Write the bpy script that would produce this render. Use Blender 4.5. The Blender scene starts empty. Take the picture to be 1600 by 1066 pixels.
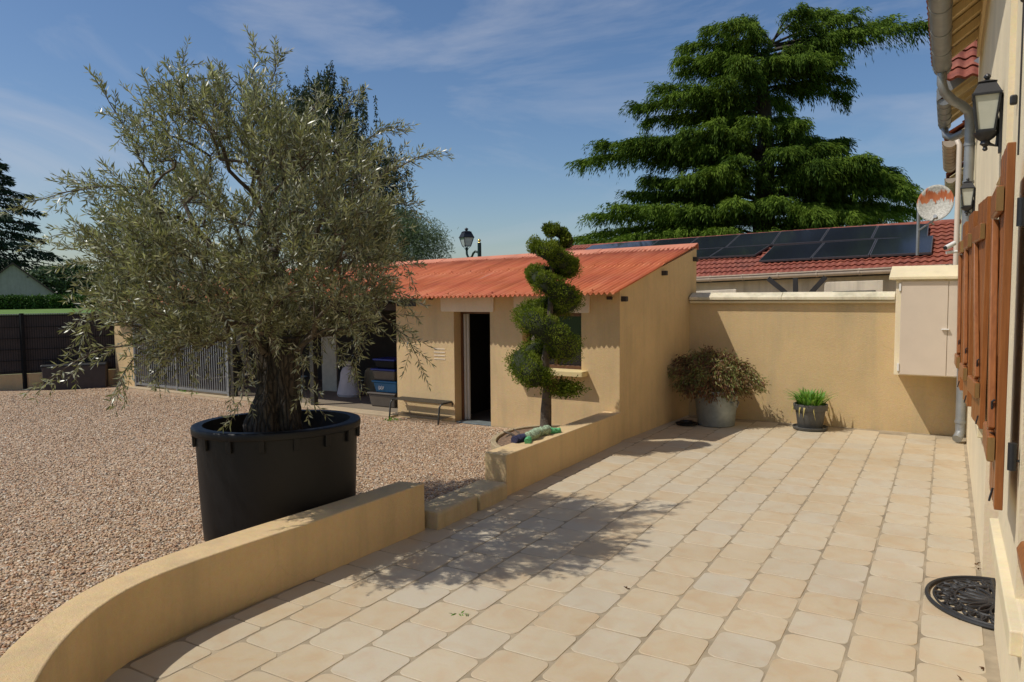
import bpy, math, random
import numpy as np
from mathutils import Vector, Matrix, noise

random.seed(7); rng = np.random.default_rng(7)
S = bpy.context.scene
C = bpy.data.collections.new("place"); S.collection.children.link(C)

# ------------------------------------------------------------------ camera
F, CX, CY, HC = 1157.0, 800.0, 533.0, 2.35
def _d(v):
    a = np.array([(v[0]-CX)/F, -(v[1]-CY)/F, -1.0]); return a/np.linalg.norm(a)
_Y = _d((1482, 449)); _X = -_d((-1170, 470)); _X = _X - _Y*_X.dot(_Y); _X /= np.linalg.norm(_X)
R = np.array([_X, _Y, np.cross(_X, _Y)])
O = np.array([0, 0, HC])
def ray(x, y): return R @ np.array([(x-CX)/F, -(y-CY)/F, -1.0])
def atz(x, y, z=0.0): r = ray(x, y); return O + r*((z-HC)/r[2])
def aty(x, y, Y): r = ray(x, y); return O + r*(Y/r[1])
def atpl(x, y, P, n):
    r = ray(x, y); n = np.array(n, float); return O + r*(n.dot(np.array(P)-O)/n.dot(r))
cd = bpy.data.cameras.new("camera"); cam = bpy.data.objects.new("camera", cd); C.objects.link(cam)
M4 = Matrix.Identity(4)
for i in range(3):
    for j in range(3): M4[i][j] = R[i][j]
M4.translation = Vector(O)
cam.matrix_world = M4
cd.sensor_width = 36; cd.lens = F/1600*36; cd.clip_start = 0.05; cd.clip_end = 3000
S.camera = cam

# ------------------------------------------------------------------ materials
def newmat(name):
    m = bpy.data.materials.new(name); m.use_nodes = True
    nt = m.node_tree; nt.nodes.clear()
    out = nt.nodes.new('ShaderNodeOutputMaterial'); b = nt.nodes.new('ShaderNodeBsdfPrincipled')
    nt.links.new(b.outputs[0], out.inputs[0])
    return m, nt, b, out
def N(nt, t, **k):
    n = nt.nodes.new(t)
    for a, v in k.items():
        if a in n.inputs.keys() if isinstance(a, str) else False: n.inputs[a].default_value = v
        else: setattr(n, a, v)
    return n
def noise_n(nt, scale, detail=4, rough=.55, vec=None, dist=0):
    n = nt.nodes.new('ShaderNodeTexNoise'); n.inputs['Scale'].default_value = scale
    n.inputs['Detail'].default_value = detail; n.inputs['Roughness'].default_value = rough
    n.inputs['Distortion'].default_value = dist
    if vec is not None: nt.links.new(vec, n.inputs['Vector'])
    return n
def ramp(nt, fac, stops, interp='LINEAR'):
    r = nt.nodes.new('ShaderNodeValToRGB'); cr = r.color_ramp; cr.interpolation = interp
    while len(cr.elements) < len(stops): cr.elements.new(0.5)
    for e, (p, c) in zip(cr.elements, stops):
        e.position = p; e.color = (*c, 1) if len(c) == 3 else c
    nt.links.new(fac, r.inputs['Fac']); return r
def mix(nt, fac, a, b, mode='MIX'):
    m = nt.nodes.new('ShaderNodeMix'); m.data_type = 'RGBA'; m.blend_type = mode
    for sock, v in ((m.inputs[0], fac), (m.inputs[6], a), (m.inputs[7], b)):
        if hasattr(v, 'is_output'): nt.links.new(v, sock)
        elif isinstance(v, (int, float)): sock.default_value = v
        else: sock.default_value = (*v, 1)
    return m.outputs[2]
def math_n(nt, op, a, b=0.0):
    m = nt.nodes.new('ShaderNodeMath'); m.operation = op
    for s, v in ((m.inputs[0], a), (m.inputs[1], b)):
        if hasattr(v, 'is_output'): nt.links.new(v, s)
        else: s.default_value = v
    return m.outputs[0]
def bump(nt, b, h, strength=.3, dist=.01):
    n = nt.nodes.new('ShaderNodeBump'); n.inputs['Strength'].default_value = strength; n.inputs['Distance'].default_value = dist
    nt.links.new(h, n.inputs['Height']); nt.links.new(n.outputs[0], b.inputs['Normal'])
def pos(nt):
    return nt.nodes.new('ShaderNodeNewGeometry').outputs['Position']
def scaled(nt, v, s):
    m = nt.nodes.new('ShaderNodeMapping'); m.inputs['Scale'].default_value = s; nt.links.new(v, m.inputs['Vector']); return m.outputs[0]

def mat_basic(name, col, rough=.6, var=.12, scale=8, bs=.15, bscale=60, metal=0, spec=.5, bdist=.004):
    m, nt, b, o = newmat(name); p = pos(nt)
    n = noise_n(nt, scale, 5, .6, p)
    lo = tuple(c*(1-var) for c in col); hi = tuple(min(1, c*(1+var)) for c in col)
    r = ramp(nt, n.outputs[0], [(.3, lo), (.7, hi)])
    nt.links.new(r.outputs[0], b.inputs['Base Color'])
    b.inputs['Roughness'].default_value = rough; b.inputs['Metallic'].default_value = metal
    b.inputs['Specular IOR Level'].default_value = spec
    if bs: bump(nt, b, noise_n(nt, bscale, 3, .6, p).outputs[0], bs, bdist)
    return m
def mat_stucco(name, col, stain=(.30, .25, .16), st=.35, bs=.5):
    m, nt, b, o = newmat(name); p = pos(nt)
    n = noise_n(nt, 1.3, 6, .6, p); n2 = noise_n(nt, 22, 4, .6, p)
    r = ramp(nt, n.outputs[0], [(.3, tuple(c*.9 for c in col)), (.7, tuple(c*1.06 for c in col))])
    n4 = noise_n(nt, 95, 3, .7, p)
    c = mix(nt, .22, r.outputs[0], n2.outputs['Color'], 'SOFT_LIGHT')
    c = mix(nt, .30, c, n4.outputs['Color'], 'SOFT_LIGHT')
    # rain streaks and blotches of dirt, shapes of their own
    sn = noise_n(nt, 1.0, 6, .65, scaled(nt, p, (3.2, 3.2, .35)))
    sm = ramp(nt, sn.outputs[0], [(.47, (0, 0, 0)), (.74, (1, 1, 1))])
    fac = math_n(nt, 'MULTIPLY', sm.outputs[0], st)
    c = mix(nt, fac, c, stain)
    cv = nt.nodes.new('ShaderNodeTexVoronoi'); cv.feature = 'DISTANCE_TO_EDGE'; cv.inputs['Scale'].default_value = .75
    cw = mix(nt, .35, p, noise_n(nt, 2.2, 5, .7, p).outputs['Color'], 'ADD'); nt.links.new(cw, cv.inputs['Vector'])
    ck = ramp(nt, cv.outputs['Distance'], [(0, (1, 1, 1)), (.006, (0, 0, 0))]); cmk = ramp(nt, noise_n(nt, .9, 2, .5, p).outputs[0], [(.52, (0, 0, 0)), (.60, (1, 1, 1))])
    c = mix(nt, math_n(nt, 'MULTIPLY', math_n(nt, 'MULTIPLY', ck.outputs[0], cmk.outputs[0]), .14), c, tuple(q*.35 for q in col))
    nt.links.new(c, b.inputs['Base Color']); b.inputs['Roughness'].default_value = .9
    b.inputs['Specular IOR Level'].default_value = .2
    h = math_n(nt, 'ADD', noise_n(nt, 170, 3, .7, p).outputs[0], noise_n(nt, 45, 3, .6, p).outputs[0])
    bump(nt, b, h, min(1, bs*1.5), .006); return m
def mat_leaf(name, stops, transl=.3, rough=.45, spec=.4):
    m, nt, b, o = newmat(name)
    a = nt.nodes.new('ShaderNodeAttribute'); a.attribute_name = 'rnd'
    r = ramp(nt, a.outputs['Fac'], stops)
    nt.links.new(r.outputs[0], b.inputs['Base Color']); b.inputs['Roughness'].default_value = rough
    b.inputs['Specular IOR Level'].default_value = spec
    t = nt.nodes.new('ShaderNodeBsdfTranslucent')
    tc = mix(nt, 1.0, r.outputs[0], (1.0, 1.15, .5), 'MULTIPLY'); nt.links.new(tc, t.inputs['Color'])
    ms = nt.nodes.new('ShaderNodeMixShader'); ms.inputs[0].default_value = transl
    nt.links.new(b.outputs[0], ms.inputs[1]); nt.links.new(t.outputs[0], ms.inputs[2]); nt.links.new(ms.outputs[0], o.inputs[0])
    return m

STUCCO = (.66, .475, .25)
M = {}
M['stucco'] = mat_stucco('ochre_render', STUCCO)
M['stucco_wall'] = mat_stucco('garden_wall_render', (.63, .46, .24), (.36, .31, .20), .45)
M['stucco_house'] = mat_stucco('house_render', (.82, .70, .48), (.5, .42, .28), .07, .35)
M['cream'] = mat_stucco('cream_paint', (.74, .63, .41), (.45, .40, .27), .3, .25)
M['cream2'] = mat_basic('cabinet_paint', (.62, .52, .41), .5, .04, 3, .05)
M['sillstone'] = mat_stucco('sill_render', (.66, .53, .27), (.4, .34, .2), .3, .3)
M['lintel'] = mat_stucco('lintel_concrete', (.80, .67, .50), (.5, .42, .3), .25)
M['coping'] = mat_stucco('coping_stone', (.74, .66, .47), (.22, .2, .13), .55)
M['stone'] = mat_stucco('sandstone_block', (.56, .44, .26), (.26, .2, .12), .45, .8)
M['neigh'] = mat_stucco('neighbour_render', (.78, .68, .52), (.2, .17, .13), .4)
M['neigh_dark'] = mat_basic('blackened_timber', (.025, .022, .02), .7)
M['grey_wall'] = mat_stucco('grey_render', (.42, .375, .32), (.2, .18, .15), .3)
M['concrete'] = mat_stucco('concrete_slab', (.46, .36, .23), (.25, .2, .14), .5)
M['dark_floor'] = mat_basic('dusty_floor', (.20, .16, .11), .9)
M['dark_inside'] = mat_basic('shade_black_lining', (.022, .02, .017), .9)  # near-black, holds the shade of the room behind the door
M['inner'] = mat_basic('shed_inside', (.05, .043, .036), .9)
M['black'] = mat_basic('black_plastic', (.004, .004, .0045), .5, .3, 6, .12, 25, spec=.35)
M['rubber'] = mat_basic('black_rubber', (.022, .022, .022), .5, .2, 20, .2, 80)
M['iron'] = mat_basic('black_iron', (.018, .018, .02), .45, .2, 20, .2, 90)
M['darkmetal'] = mat_basic('dark_metal', (.07, .068, .06), .4, .2, 20, .1, 90, .6)
M['zinc'] = mat_basic('weathered_zinc', (.30, .31, .31), .48, .15, 5, .1, 40, .55)
M['zincpale'] = mat_basic('galvanised_zinc', (.27, .30, .29), .42, .22, 6, .12, 30, .45)
M['guttercream'] = mat_basic('beige_plastic', (.48, .38, .28), .5, .1, 5)
M['white'] = mat_basic('white_plastic', (.78, .76, .72), .45, .05, 5, .05)
M['alu'] = mat_basic('white_frame', (.55, .5, .42), .4, .08, 5, .05)
M['soil'] = mat_basic('brown_soil', (.26, .165, .10), .95, .6, 24, 1, 40, bdist=.05)
M['greypot'] = mat_basic('grey_plastic', (.085, .085, .08), .55, .1, 6, .1)
def mat_bark():
    m, nt, b, o = newmat('olive_bark'); p = pos(nt)
    v = nt.nodes.new('ShaderNodeTexVoronoi'); v.feature = 'DISTANCE_TO_EDGE'; v.inputs['Scale'].default_value = 1.0
    nz = noise_n(nt, 6, 4, .6, p); ad = mix(nt, .12, scaled(nt, p, (22, 22, 5)), nz.outputs['Color'], 'ADD'); nt.links.new(ad, v.inputs['Vector'])
    n = noise_n(nt, 20, 6, .7, p)
    r = ramp(nt, n.outputs[0], [(.3, (.035, .026, .018)), (.7, (.10, .08, .058))]); k = ramp(nt, v.outputs['Distance'], [(0, (.3, .3, .3)), (.18, (1, 1, 1))])
    nt.links.new(mix(nt, 1, r.outputs[0], k.outputs[0], 'MULTIPLY'), b.inputs['Base Color']); b.inputs['Roughness'].default_value = .9
    h = math_n(nt, 'ADD', k.outputs[0], math_n(nt, 'MULTIPLY', n.outputs[0], .6)); bump(nt, b, h, 1.0, .03); return m
M['bark'] = mat_bark()
M['bark2'] = mat_basic('brown_bark', (.11, .085, .06), .9, .4, 12, .9, 40, bdist=.02)
M['darkbark'] = mat_basic('dark_bark', (.045, .036, .028), .9, .3, 3, .6, 20)
M['fence'] = mat_basic('brown_screen', (.052, .041, .037), .75, .15, 4, .2, 120)
M['fencepost'] = mat_basic('anthracite_paint', (.009, .010, .011), .6, spec=.2)
M['sack'] = mat_basic('white_sack', (.52, .48, .48), .8, .08, 8, .5, 25, bdist=.02)
M['sackb'] = mat_basic('beige_sack', (.30, .26, .16), .8, .15, 8, .5, 25, bdist=.02)
M['bluebox'] = mat_basic('blue_plastic', (.012, .12, .26), .4, .1, 5, .05)
M['bluelid'] = mat_basic('dark_blue_plastic', (.012, .028, .20), .4, .1, 5, .05)
M['greybox'] = mat_basic('smoke_plastic', (.10, .085, .07), .4, .15, 5, .05)
M['lightboard'] = mat_basic('pale_board', (.42, .40, .32), .6)
M['green_paint'] = mat_basic('green_paint', (.012, .035, .03), .4)
M['gold'] = mat_basic('gilt', (.7, .5, .15), .3, .1, 5, 0, 5, .8)
M['toygreen'] = mat_basic('green_rope', (.12, .42, .18), .9, .5, 60, .8, 90, bdist=.01)
M['toygrey'] = mat_basic('grey_green_rope', (.30, .38, .24), .9, .6, 70, .8, 90, bdist=.01)
M['toyblue'] = mat_basic('navy_rope', (.03, .03, .07), .9, .4, 60, .8, 90, bdist=.01)

def mat_wood(name, a, b_, rough=.38, coat=.0):
    m, nt, b, o = newmat(name); p = pos(nt)
    n = noise_n(nt, 1.0, 6, .6, scaled(nt, p, (30, 30, 2.2)), 1.2)
    r = ramp(nt, n.outputs[0], [(.3, a), (.7, b_)])
    nt.links.new(r.outputs[0], b.inputs['Base Color']); b.inputs['Roughness'].default_value = rough
    bump(nt, b, n.outputs[0], .12, .003); return m
M['wood'] = mat_wood('varnished_wood', (.22, .072, .017), (.34, .122, .032))
M['wood_dark'] = mat_wood('dark_frame_wood', (.10, .04, .014), (.17, .07, .024), .5)
M['woodend'] = mat_wood('end_grain', (.20, .11, .03), (.27, .16, .05), .6)
M['rafter'] = mat_wood('painted_rafter', (.70, .54, .29), (.80, .64, .36), .55)

def mat_glass(name, col, rough=.04):
    m, nt, b, o = newmat(name); b.inputs['Base Color'].default_value = (*col, 1)
    b.inputs['Roughness'].default_value = rough; b.inputs['Specular IOR Level'].default_value = .6
    n = noise_n(nt, 2.5, 2, .5, pos(nt)); bump(nt, b, n.outputs[0], .03, .01); return m
M['darkglass'] = mat_glass('window_glass', (.012, .014, .014))
M['frost'] = mat_basic('frosted_glass', (.50, .50, .42), .25, .1, 5, .05, 10)
M['frostblue'] = mat_basic('clouded_glass', (.55, .60, .62), .2, .08, 5, .05, 10)

def mat_solar():
    m, nt, b, o = newmat('solar_glass'); p = pos(nt)
    n = noise_n(nt, .35, 2, .5, p)
    r = ramp(nt, n.outputs[0], [(.35, (.013, .016, .022)), (.7, (.02, .025, .036))])
    nt.links.new(r.outputs[0], b.inputs['Base Color']); b.inputs['Roughness'].default_value = .09
    b.inputs['Specular IOR Level'].default_value = .9; return m
M['solar'] = mat_solar()
M['solarframe'] = mat_basic('panel_frame', (.07, .07, .075), .35)

def mat_rooforange():
    m, nt, b, o = newmat('painted_corrugated_sheet'); p = pos(nt)
    n = noise_n(nt, 1.0, 5, .65, scaled(nt, p, (7, .5, .5)))
    r = ramp(nt, n.outputs[0], [(.28, (.40, .095, .035)), (.5, (.58, .165, .068)), (.72, (.68, .24, .115))])
    n2 = noise_n(nt, 3.0, 5, .6, p)
    c = mix(nt, .25, r.outputs[0], n2.outputs['Color'], 'SOFT_LIGHT')
    n3 = noise_n(nt, 1.0, 3, .6, scaled(nt, p, (11, .25, .25)))
    w = ramp(nt, n3.outputs[0], [(.69, (0, 0, 0)), (.73, (1, 1, 1))])
    c = mix(nt, math_n(nt, 'MULTIPLY', w.outputs[0], .55), c, (.62, .36, .25))
    nt.links.new(c, b.inputs['Base Color']); b.inputs['Roughness'].default_value = .6
    b.inputs['Specular IOR Level'].default_value = .3
    bump(nt, b, noise_n(nt, 60, 3, .6, p).outputs[0], .15, .004); return m
M['rooforange'] = mat_rooforange()
def mat_rooftile():
    m, nt, b, o = newmat('clay_tile'); p = pos(nt)
    n = noise_n(nt, 5, 5, .7, p)
    r = ramp(nt, n.outputs[0], [(.25, (.10, .028, .018)), (.5, (.25, .062, .034)), (.75, (.36, .12, .065))])
    n2 = noise_n(nt, .9, 4, .6, p); k = ramp(nt, n2.outputs[0], [(.5, (0, 0, 0)), (.75, (1, 1, 1))])
    c = mix(nt, math_n(nt, 'MULTIPLY', k.outputs[0], .45), r.outputs[0], (.09, .06, .045))
    nt.links.new(c, b.inputs['Base Color']); b.inputs['Roughness'].default_value = .75
    bump(nt, b, noise_n(nt, 40, 3, .6, p).outputs[0], .25, .006); return m
M['clay'] = mat_rooftile()
M['brownroof'] = mat_basic('brown_roof', (.09, .055, .04), .8, .3, 2)

def mat_dish():
    m, nt, b, o = newmat('rusted_dish'); tc = nt.nodes.new('ShaderNodeTexCoord').outputs['Object']
    sx = nt.nodes.new('ShaderNodeSeparateXYZ'); nt.links.new(tc, sx.inputs[0])
    nz = noise_n(nt, 1.0, 4, .6, scaled(nt, tc, (14, 14, 2)))
    n2 = noise_n(nt, 30, 3, .6, tc)
    v = math_n(nt, 'ADD', sx.outputs['Z'], math_n(nt, 'MULTIPLY', math_n(nt, 'SUBTRACT', nz.outputs[0], .5), .6))
    rust = ramp(nt, v, [(.0, (0, 0, 0)), (.03, (0, 0, 0)), (.06, (1, 1, 1)), (.22, (1, 1, 1)), (.27, (0, 0, 0))])
    base = ramp(nt, n2.outputs[0], [(.35, (.34, .32, .27)), (.6, (.54, .52, .45))])
    rc = ramp(nt, nz.outputs[0], [(.35, (.35, .07, .015)), (.65, (.5, .16, .05))])
    nt.links.new(mix(nt, rust.outputs[0], base.outputs[0], rc.outputs[0]), b.inputs['Base Color'])
    b.inputs['Roughness'].default_value = .7; return m
M['dish'] = mat_dish()

def mat_tiles():
    m, nt, b, o = newmat('terrace_tile'); p = pos(nt)
    a = nt.nodes.new('ShaderNodeAttribute'); a.attribute_name = 'rnd'
    r = ramp(nt, a.outputs['Fac'], [(0, (.49, .385, .25)), (.35, (.52, .42, .28)), (.65, (.53, .45, .32)), (1, (.49, .43, .33))])
    n = noise_n(nt, 4.5, 6, .62, p, .8)
    t = ramp(nt, n.outputs[0], [(.36, (.50, .34, .19)), (.52, (.52, .44, .30)), (.68, (.53, .47, .36))])
    c = mix(nt, .32, r.outputs[0], t.outputs[0])
    n5 = noise_n(nt, 13, 5, .7, p); sp = ramp(nt, n5.outputs[0], [(.60, (0, 0, 0)), (.74, (1, 1, 1))]); c = mix(nt, math_n(nt, 'MULTIPLY', sp.outputs[0], .20), c, (.40, .26, .14))
    n2 = noise_n(nt, 40, 4, .6, p); c = mix(nt, .10, c, n2.outputs['Color'], 'SOFT_LIGHT')
    n3 = noise_n(nt, .6, 4, .6, p); d = ramp(nt, n3.outputs[0], [(.45, (1, 1, 1)), (.75, (.88, .85, .8))])
    c = mix(nt, 1.0, c, d.outputs[0], 'MULTIPLY')
    nt.links.new(c, b.inputs['Base Color'])
    rr = ramp(nt, n.outputs[0], [(.3, (.42, .42, .42)), (.7, (.6, .6, .6))]); nt.links.new(rr.outputs[0], b.inputs['Roughness'])
    b.inputs['Specular IOR Level'].default_value = .35
    h = math_n(nt, 'ADD', noise_n(nt, 9, 4, .6, p).outputs[0], math_n(nt, 'MULTIPLY', n2.outputs[0], .3))
    bump(nt, b, h, .25, .006); return m
M['tile'] = mat_tiles()
M['grout'] = mat_basic('grout', (.33, .265, .175), .95, .32, 3.5, .5, 120)

GRAV = [(0, (.13, .09, .065)), (.14, (.32, .20, .115)), (.32, (.50, .335, .185)), (.5, (.62, .45, .28)), (.66, (.50, .265, .135)), (.8, (.40, .32, .24)), (.92, (.64, .52, .36)), (1, (.74, .66, .53))]
def mat_gravel():
    m, nt, b, o = newmat('gravel_bed'); p = pos(nt)
    v = nt.nodes.new('ShaderNodeTexVoronoi'); v.inputs['Scale'].default_value = 34; nt.links.new(p, v.inputs['Vector'])
    v2 = nt.nodes.new('ShaderNodeTexVoronoi'); v2.inputs['Scale'].default_value = 58; nt.links.new(p, v2.inputs['Vector'])
    s = nt.nodes.new('ShaderNodeSeparateColor'); nt.links.new(v.outputs['Color'], s.inputs[0])
    s2 = nt.nodes.new('ShaderNodeSeparateColor'); nt.links.new(v2.outputs['Color'], s2.inputs[0])
    sel = ramp(nt, noise_n(nt, 30, 2, .5, p).outputs[0], [(.48, (0, 0, 0)), (.52, (1, 1, 1))])
    r = ramp(nt, s.outputs[0], GRAV); r2 = ramp(nt, s2.outputs[0], GRAV)
    c = mix(nt, sel.outputs[0], r.outputs[0], r2.outputs[0])
    n = noise_n(nt, .5, 4, .6, p); d = ramp(nt, n.outputs[0], [(.35, (.9, .88, .86)), (.65, (1.0, 1.0, 1.0))])
    c = mix(nt, 1, c, d.outputs[0], 'MULTIPLY')
    nt.links.new(c, b.inputs['Base Color']); b.inputs['Roughness'].default_value = .8
    h = mix(nt, sel.outputs[0], v.outputs['Distance'], v2.outputs['Distance'])
    bump(nt, b, math_n(nt, 'SUBTRACT', 1.0, h), 1.0, .02); return m
M['gravel'] = mat_gravel()
def mat_pebble():
    m, nt, b, o = newmat('pebble'); a = nt.nodes.new('ShaderNodeAttribute'); a.attribute_name = 'rnd'
    r = ramp(nt, a.outputs['Fac'], GRAV); nt.links.new(r.outputs[0], b.inputs['Base Color'])
    b.inputs['Roughness'].default_value = .65; return m
M['pebble'] = mat_pebble()
def mat_field():
    m, nt, b, o = newmat('green_crop'); p = pos(nt); b.inputs['Specular IOR Level'].default_value = .1
    n = noise_n(nt, .25, 6, .65, p)
    r = ramp(nt, n.outputs[0], [(.3, (.09, .16, .035)), (.7, (.17, .25, .07))])
    nt.links.new(r.outputs[0], b.inputs['Base Color']); b.inputs['Roughness'].default_value = .9; return m
M['field'] = mat_field()

M['olive'] = mat_leaf('olive_leaf', [(0, (.14, .145, .065)), (.4, (.245, .245, .13)), (.7, (.36, .36, .24)), (.85, (.50, .505, .40)), (1, (.62, .62, .53))], .26, .34, .55)
M['cedar'] = mat_leaf('cedar_needle', [(0, (.022, .045, .009)), (.5, (.065, .115, .014)), (1, (.165, .24, .028))], .25, .7, .08)
M['conifer'] = mat_leaf('dark_needle', [(0, (.016, .03, .016)), (1, (.045, .075, .04))], .12, .6, .2)
M['birch'] = mat_leaf('weeping_leaf', [(0, (.02, .032, .013)), (.7, (.05, .068, .026)), (1, (.08, .10, .04))], .2, .5, .3)
M['willow'] = mat_leaf('willow_leaf', [(0, (.06, .09, .045)), (1, (.17, .22, .125))], .25, .5, .3)
M['topiary'] = mat_leaf('thuja_scale', [(0, (.04, .064, .007)), (.5, (.12, .165, .016)), (1, (.25, .29, .04))], .25, .65, .1)
M['topiary_dry'] = mat_leaf('dry_scale', [(0, (.08, .04, .02)), (1, (.16, .08, .03))], .15, .7, .2)
M['maple'] = mat_leaf('red_maple_leaf', [(0, (.14, .05, .035)), (.35, (.22, .12, .055)), (.65, (.28, .23, .095)), (1, (.19, .25, .075))], .25, .5, .3)
M['lily'] = mat_leaf('lily_leaf', [(0, (.09, .20, .025)), (.8, (.17, .36, .06)), (.93, (.27, .42, .08)), (1, (.55, .45, .16))], .3, .4, .4)
M['hedge'] = mat_leaf('hedge_leaf', [(0, (.035, .075, .015)), (1, (.085, .16, .028))], .15, .6, .2)
M['fartree'] = mat_leaf('far_leaf', [(0, (.06, .09, .045)), (1, (.13, .175, .085))], .15, .6, .2)

# ------------------------------------------------------------------ helpers
def origin(o):
    v = Vector((0, 0, 0))
    while o is not None: v = v + o.location; o = o.parent
    return v
def tag(o, label=None, cat=None, group=None, kind=None):
    if label: o['label'] = label
    if cat: o['category'] = cat
    if group: o['group'] = group
    if kind: o['kind'] = kind
    return o
def thing(name, label, cat, loc=(0, 0, 0), group=None):
    o = bpy.data.objects.new(name, None); o.empty_display_size = .2; C.objects.link(o); o.location = Vector([float(a) for a in loc])
    return tag(o, label, cat, group)
def finish(name, me, mat, parent, smooth):
    mats = mat if isinstance(mat, (list, tuple)) else [mat]
    for m in mats: me.materials.append(m)
    o = bpy.data.objects.new(name, me); C.objects.link(o)
    if parent is not None: o.parent = parent
    if smooth: me.polygons.foreach_set('use_smooth', [True]*len(me.polygons))
    me.update(); return o
class MB:
    def __init__(s): s.v = []; s.f = []; s.mi = []; s.cur = 0
    def add(s, vs, fs):
        k = len(s.v); s.v += [tuple(map(float, p)) for p in vs]
        s.f += [tuple(i+k for i in f) for f in fs]; s.mi += [s.cur]*len(fs); return s
    def box(s, x0, x1, y0, y1, z0, z1):
        return s.add([(x0,y0,z0),(x1,y0,z0),(x1,y1,z0),(x0,y1,z0),(x0,y0,z1),(x1,y0,z1),(x1,y1,z1),(x0,y1,z1)],
                     [(0,3,2,1),(4,5,6,7),(0,1,5,4),(1,2,6,5),(2,3,7,6),(3,0,4,7)])
    def hexa(s, bot, top):
        return s.add(list(bot)+list(top), [(0,3,2,1),(4,5,6,7),(0,1,5,4),(1,2,6,5),(2,3,7,6),(3,0,4,7)])
    def extr(s, poly, vec):
        n = len(poly); vec = np.array(vec, float)
        return s.add([np.array(p, float) for p in poly]+[np.array(p, float)+vec for p in poly],
                     [tuple(range(n-1, -1, -1)), tuple(range(n, 2*n))]+[(i, (i+1) % n, n+(i+1) % n, n+i) for i in range(n)])
    def bar(s, a, b, w, h=None, up=(0, 0, 1)):
        a = np.array(a, float); b = np.array(b, float); h = w if h is None else h
        d = b-a; d /= np.linalg.norm(d); u = np.array(up, float)
        if abs(d.dot(u)) > .98: u = np.array((0, 1.0, 0))
        x = np.cross(d, u); x /= np.linalg.norm(x); u = np.cross(x, d)
        q = [x*i*w/2+u*j*h/2 for i, j in ((-1,-1),(1,-1),(1,1),(-1,1))]
        return s.hexa([a+k for k in q], [b+k for k in q])
    def tube(s, pts, rad, seg=10, cap=True):
        pts = [np.array(p, float) for p in pts]; n = len(pts)
        rad = [rad]*n if isinstance(rad, (int, float)) else rad
        vs = []; fs = []; prev = None
        for i in range(n):
            d = pts[min(i+1, n-1)]-pts[max(i-1, 0)]; d = d/(np.linalg.norm(d)+1e-9)
            if prev is None:
                x = np.cross(d, (0, 0, 1.0));
                if np.linalg.norm(x) < .1: x = np.cross(d, (0, 1.0, 0))
            else: x = prev-d*prev.dot(d)
            x /= np.linalg.norm(x)+1e-9; prev = x; y = np.cross(d, x)
            for k in range(seg):
                a = 2*math.pi*k/seg; vs.append(pts[i]+(x*math.cos(a)+y*math.sin(a))*rad[i])
        for i in range(n-1):
            for k in range(seg):
                k2 = (k+1) % seg; fs.append((i*seg+k, i*seg+k2, (i+1)*seg+k2, (i+1)*seg+k))
        if cap: fs += [tuple(range(seg-1, -1, -1)), tuple((n-1)*seg+k for k in range(seg))]
        return s.add(vs, fs)
    def lathe(s, c, prof, seg=32, a0=0, sx=1, sy=1, rot=0, close=True):
        vs = []; fs = []; n = len(prof)
        for r, z in prof:
            for k in range(seg):
                a = 2*math.pi*k/seg+a0; x, y = r*math.cos(a)*sx, r*math.sin(a)*sy
                vs.append((c[0]+x*math.cos(rot)-y*math.sin(rot), c[1]+x*math.sin(rot)+y*math.cos(rot), c[2]+z))
        for i in range(n-1):
            for k in range(seg):
                k2 = (k+1) % seg; fs.append((i*seg+k, i*seg+k2, (i+1)*seg+k2, (i+1)*seg+k))
        if close: fs += [tuple(range(seg-1, -1, -1)), tuple((n-1)*seg+k for k in range(seg))]
        return s.add(vs, fs)
    def build(s, name, mat, parent=None, smooth=False, bevel=0, seg=2, angle=40):
        off = np.array(origin(parent)) if parent is not None else np.zeros(3)
        me = bpy.data.meshes.new(name)
        me.from_pydata([tuple(np.array(p)-off) for p in s.v], [], s.f)
        me.polygons.foreach_set('material_index', s.mi)
        o = finish(name, me, mat, parent, smooth)
        if smooth:
            try: me.set_sharp_from_angle(angle=math.radians(angle))
            except Exception: pass
        if bevel:
            b = o.modifiers.new('bevel', 'BEVEL'); b.width = bevel; b.segments = seg; b.limit_method = 'ANGLE'; b.angle_limit = math.radians(35)
            b.harden_normals = False
        return o
def np_mesh(name, V, Q, rnd, mat, parent=None, smooth=False, tri=False):
    """big leaf / stone mesh straight from arrays; rnd is a per-face value"""
    off = np.array(origin(parent)) if parent is not None else np.zeros(3)
    V = (np.asarray(V, np.float32).reshape(-1, 3)-off.astype(np.float32)); Q = np.asarray(Q, np.int32); n = Q.shape[1]
    me = bpy.data.meshes.new(name)
    me.vertices.add(len(V)); me.vertices.foreach_set('co', V.ravel())
    me.loops.add(Q.size); me.loops.foreach_set('vertex_index', Q.ravel())
    me.polygons.add(len(Q)); me.polygons.foreach_set('loop_start', np.arange(len(Q), dtype=np.int32)*n)
    me.polygons.foreach_set('loop_total', np.full(len(Q), n, np.int32))
    a = me.attributes.new('rnd', 'FLOAT', 'FACE'); a.data.foreach_set('value', np.asarray(rnd, np.float32))
    me.update(calc_edges=True); me.validate()
    return finish(name, me, mat, parent, smooth)
def unit(a): return a/(np.linalg.norm(a, axis=-1, keepdims=True)+1e-9)
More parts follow.
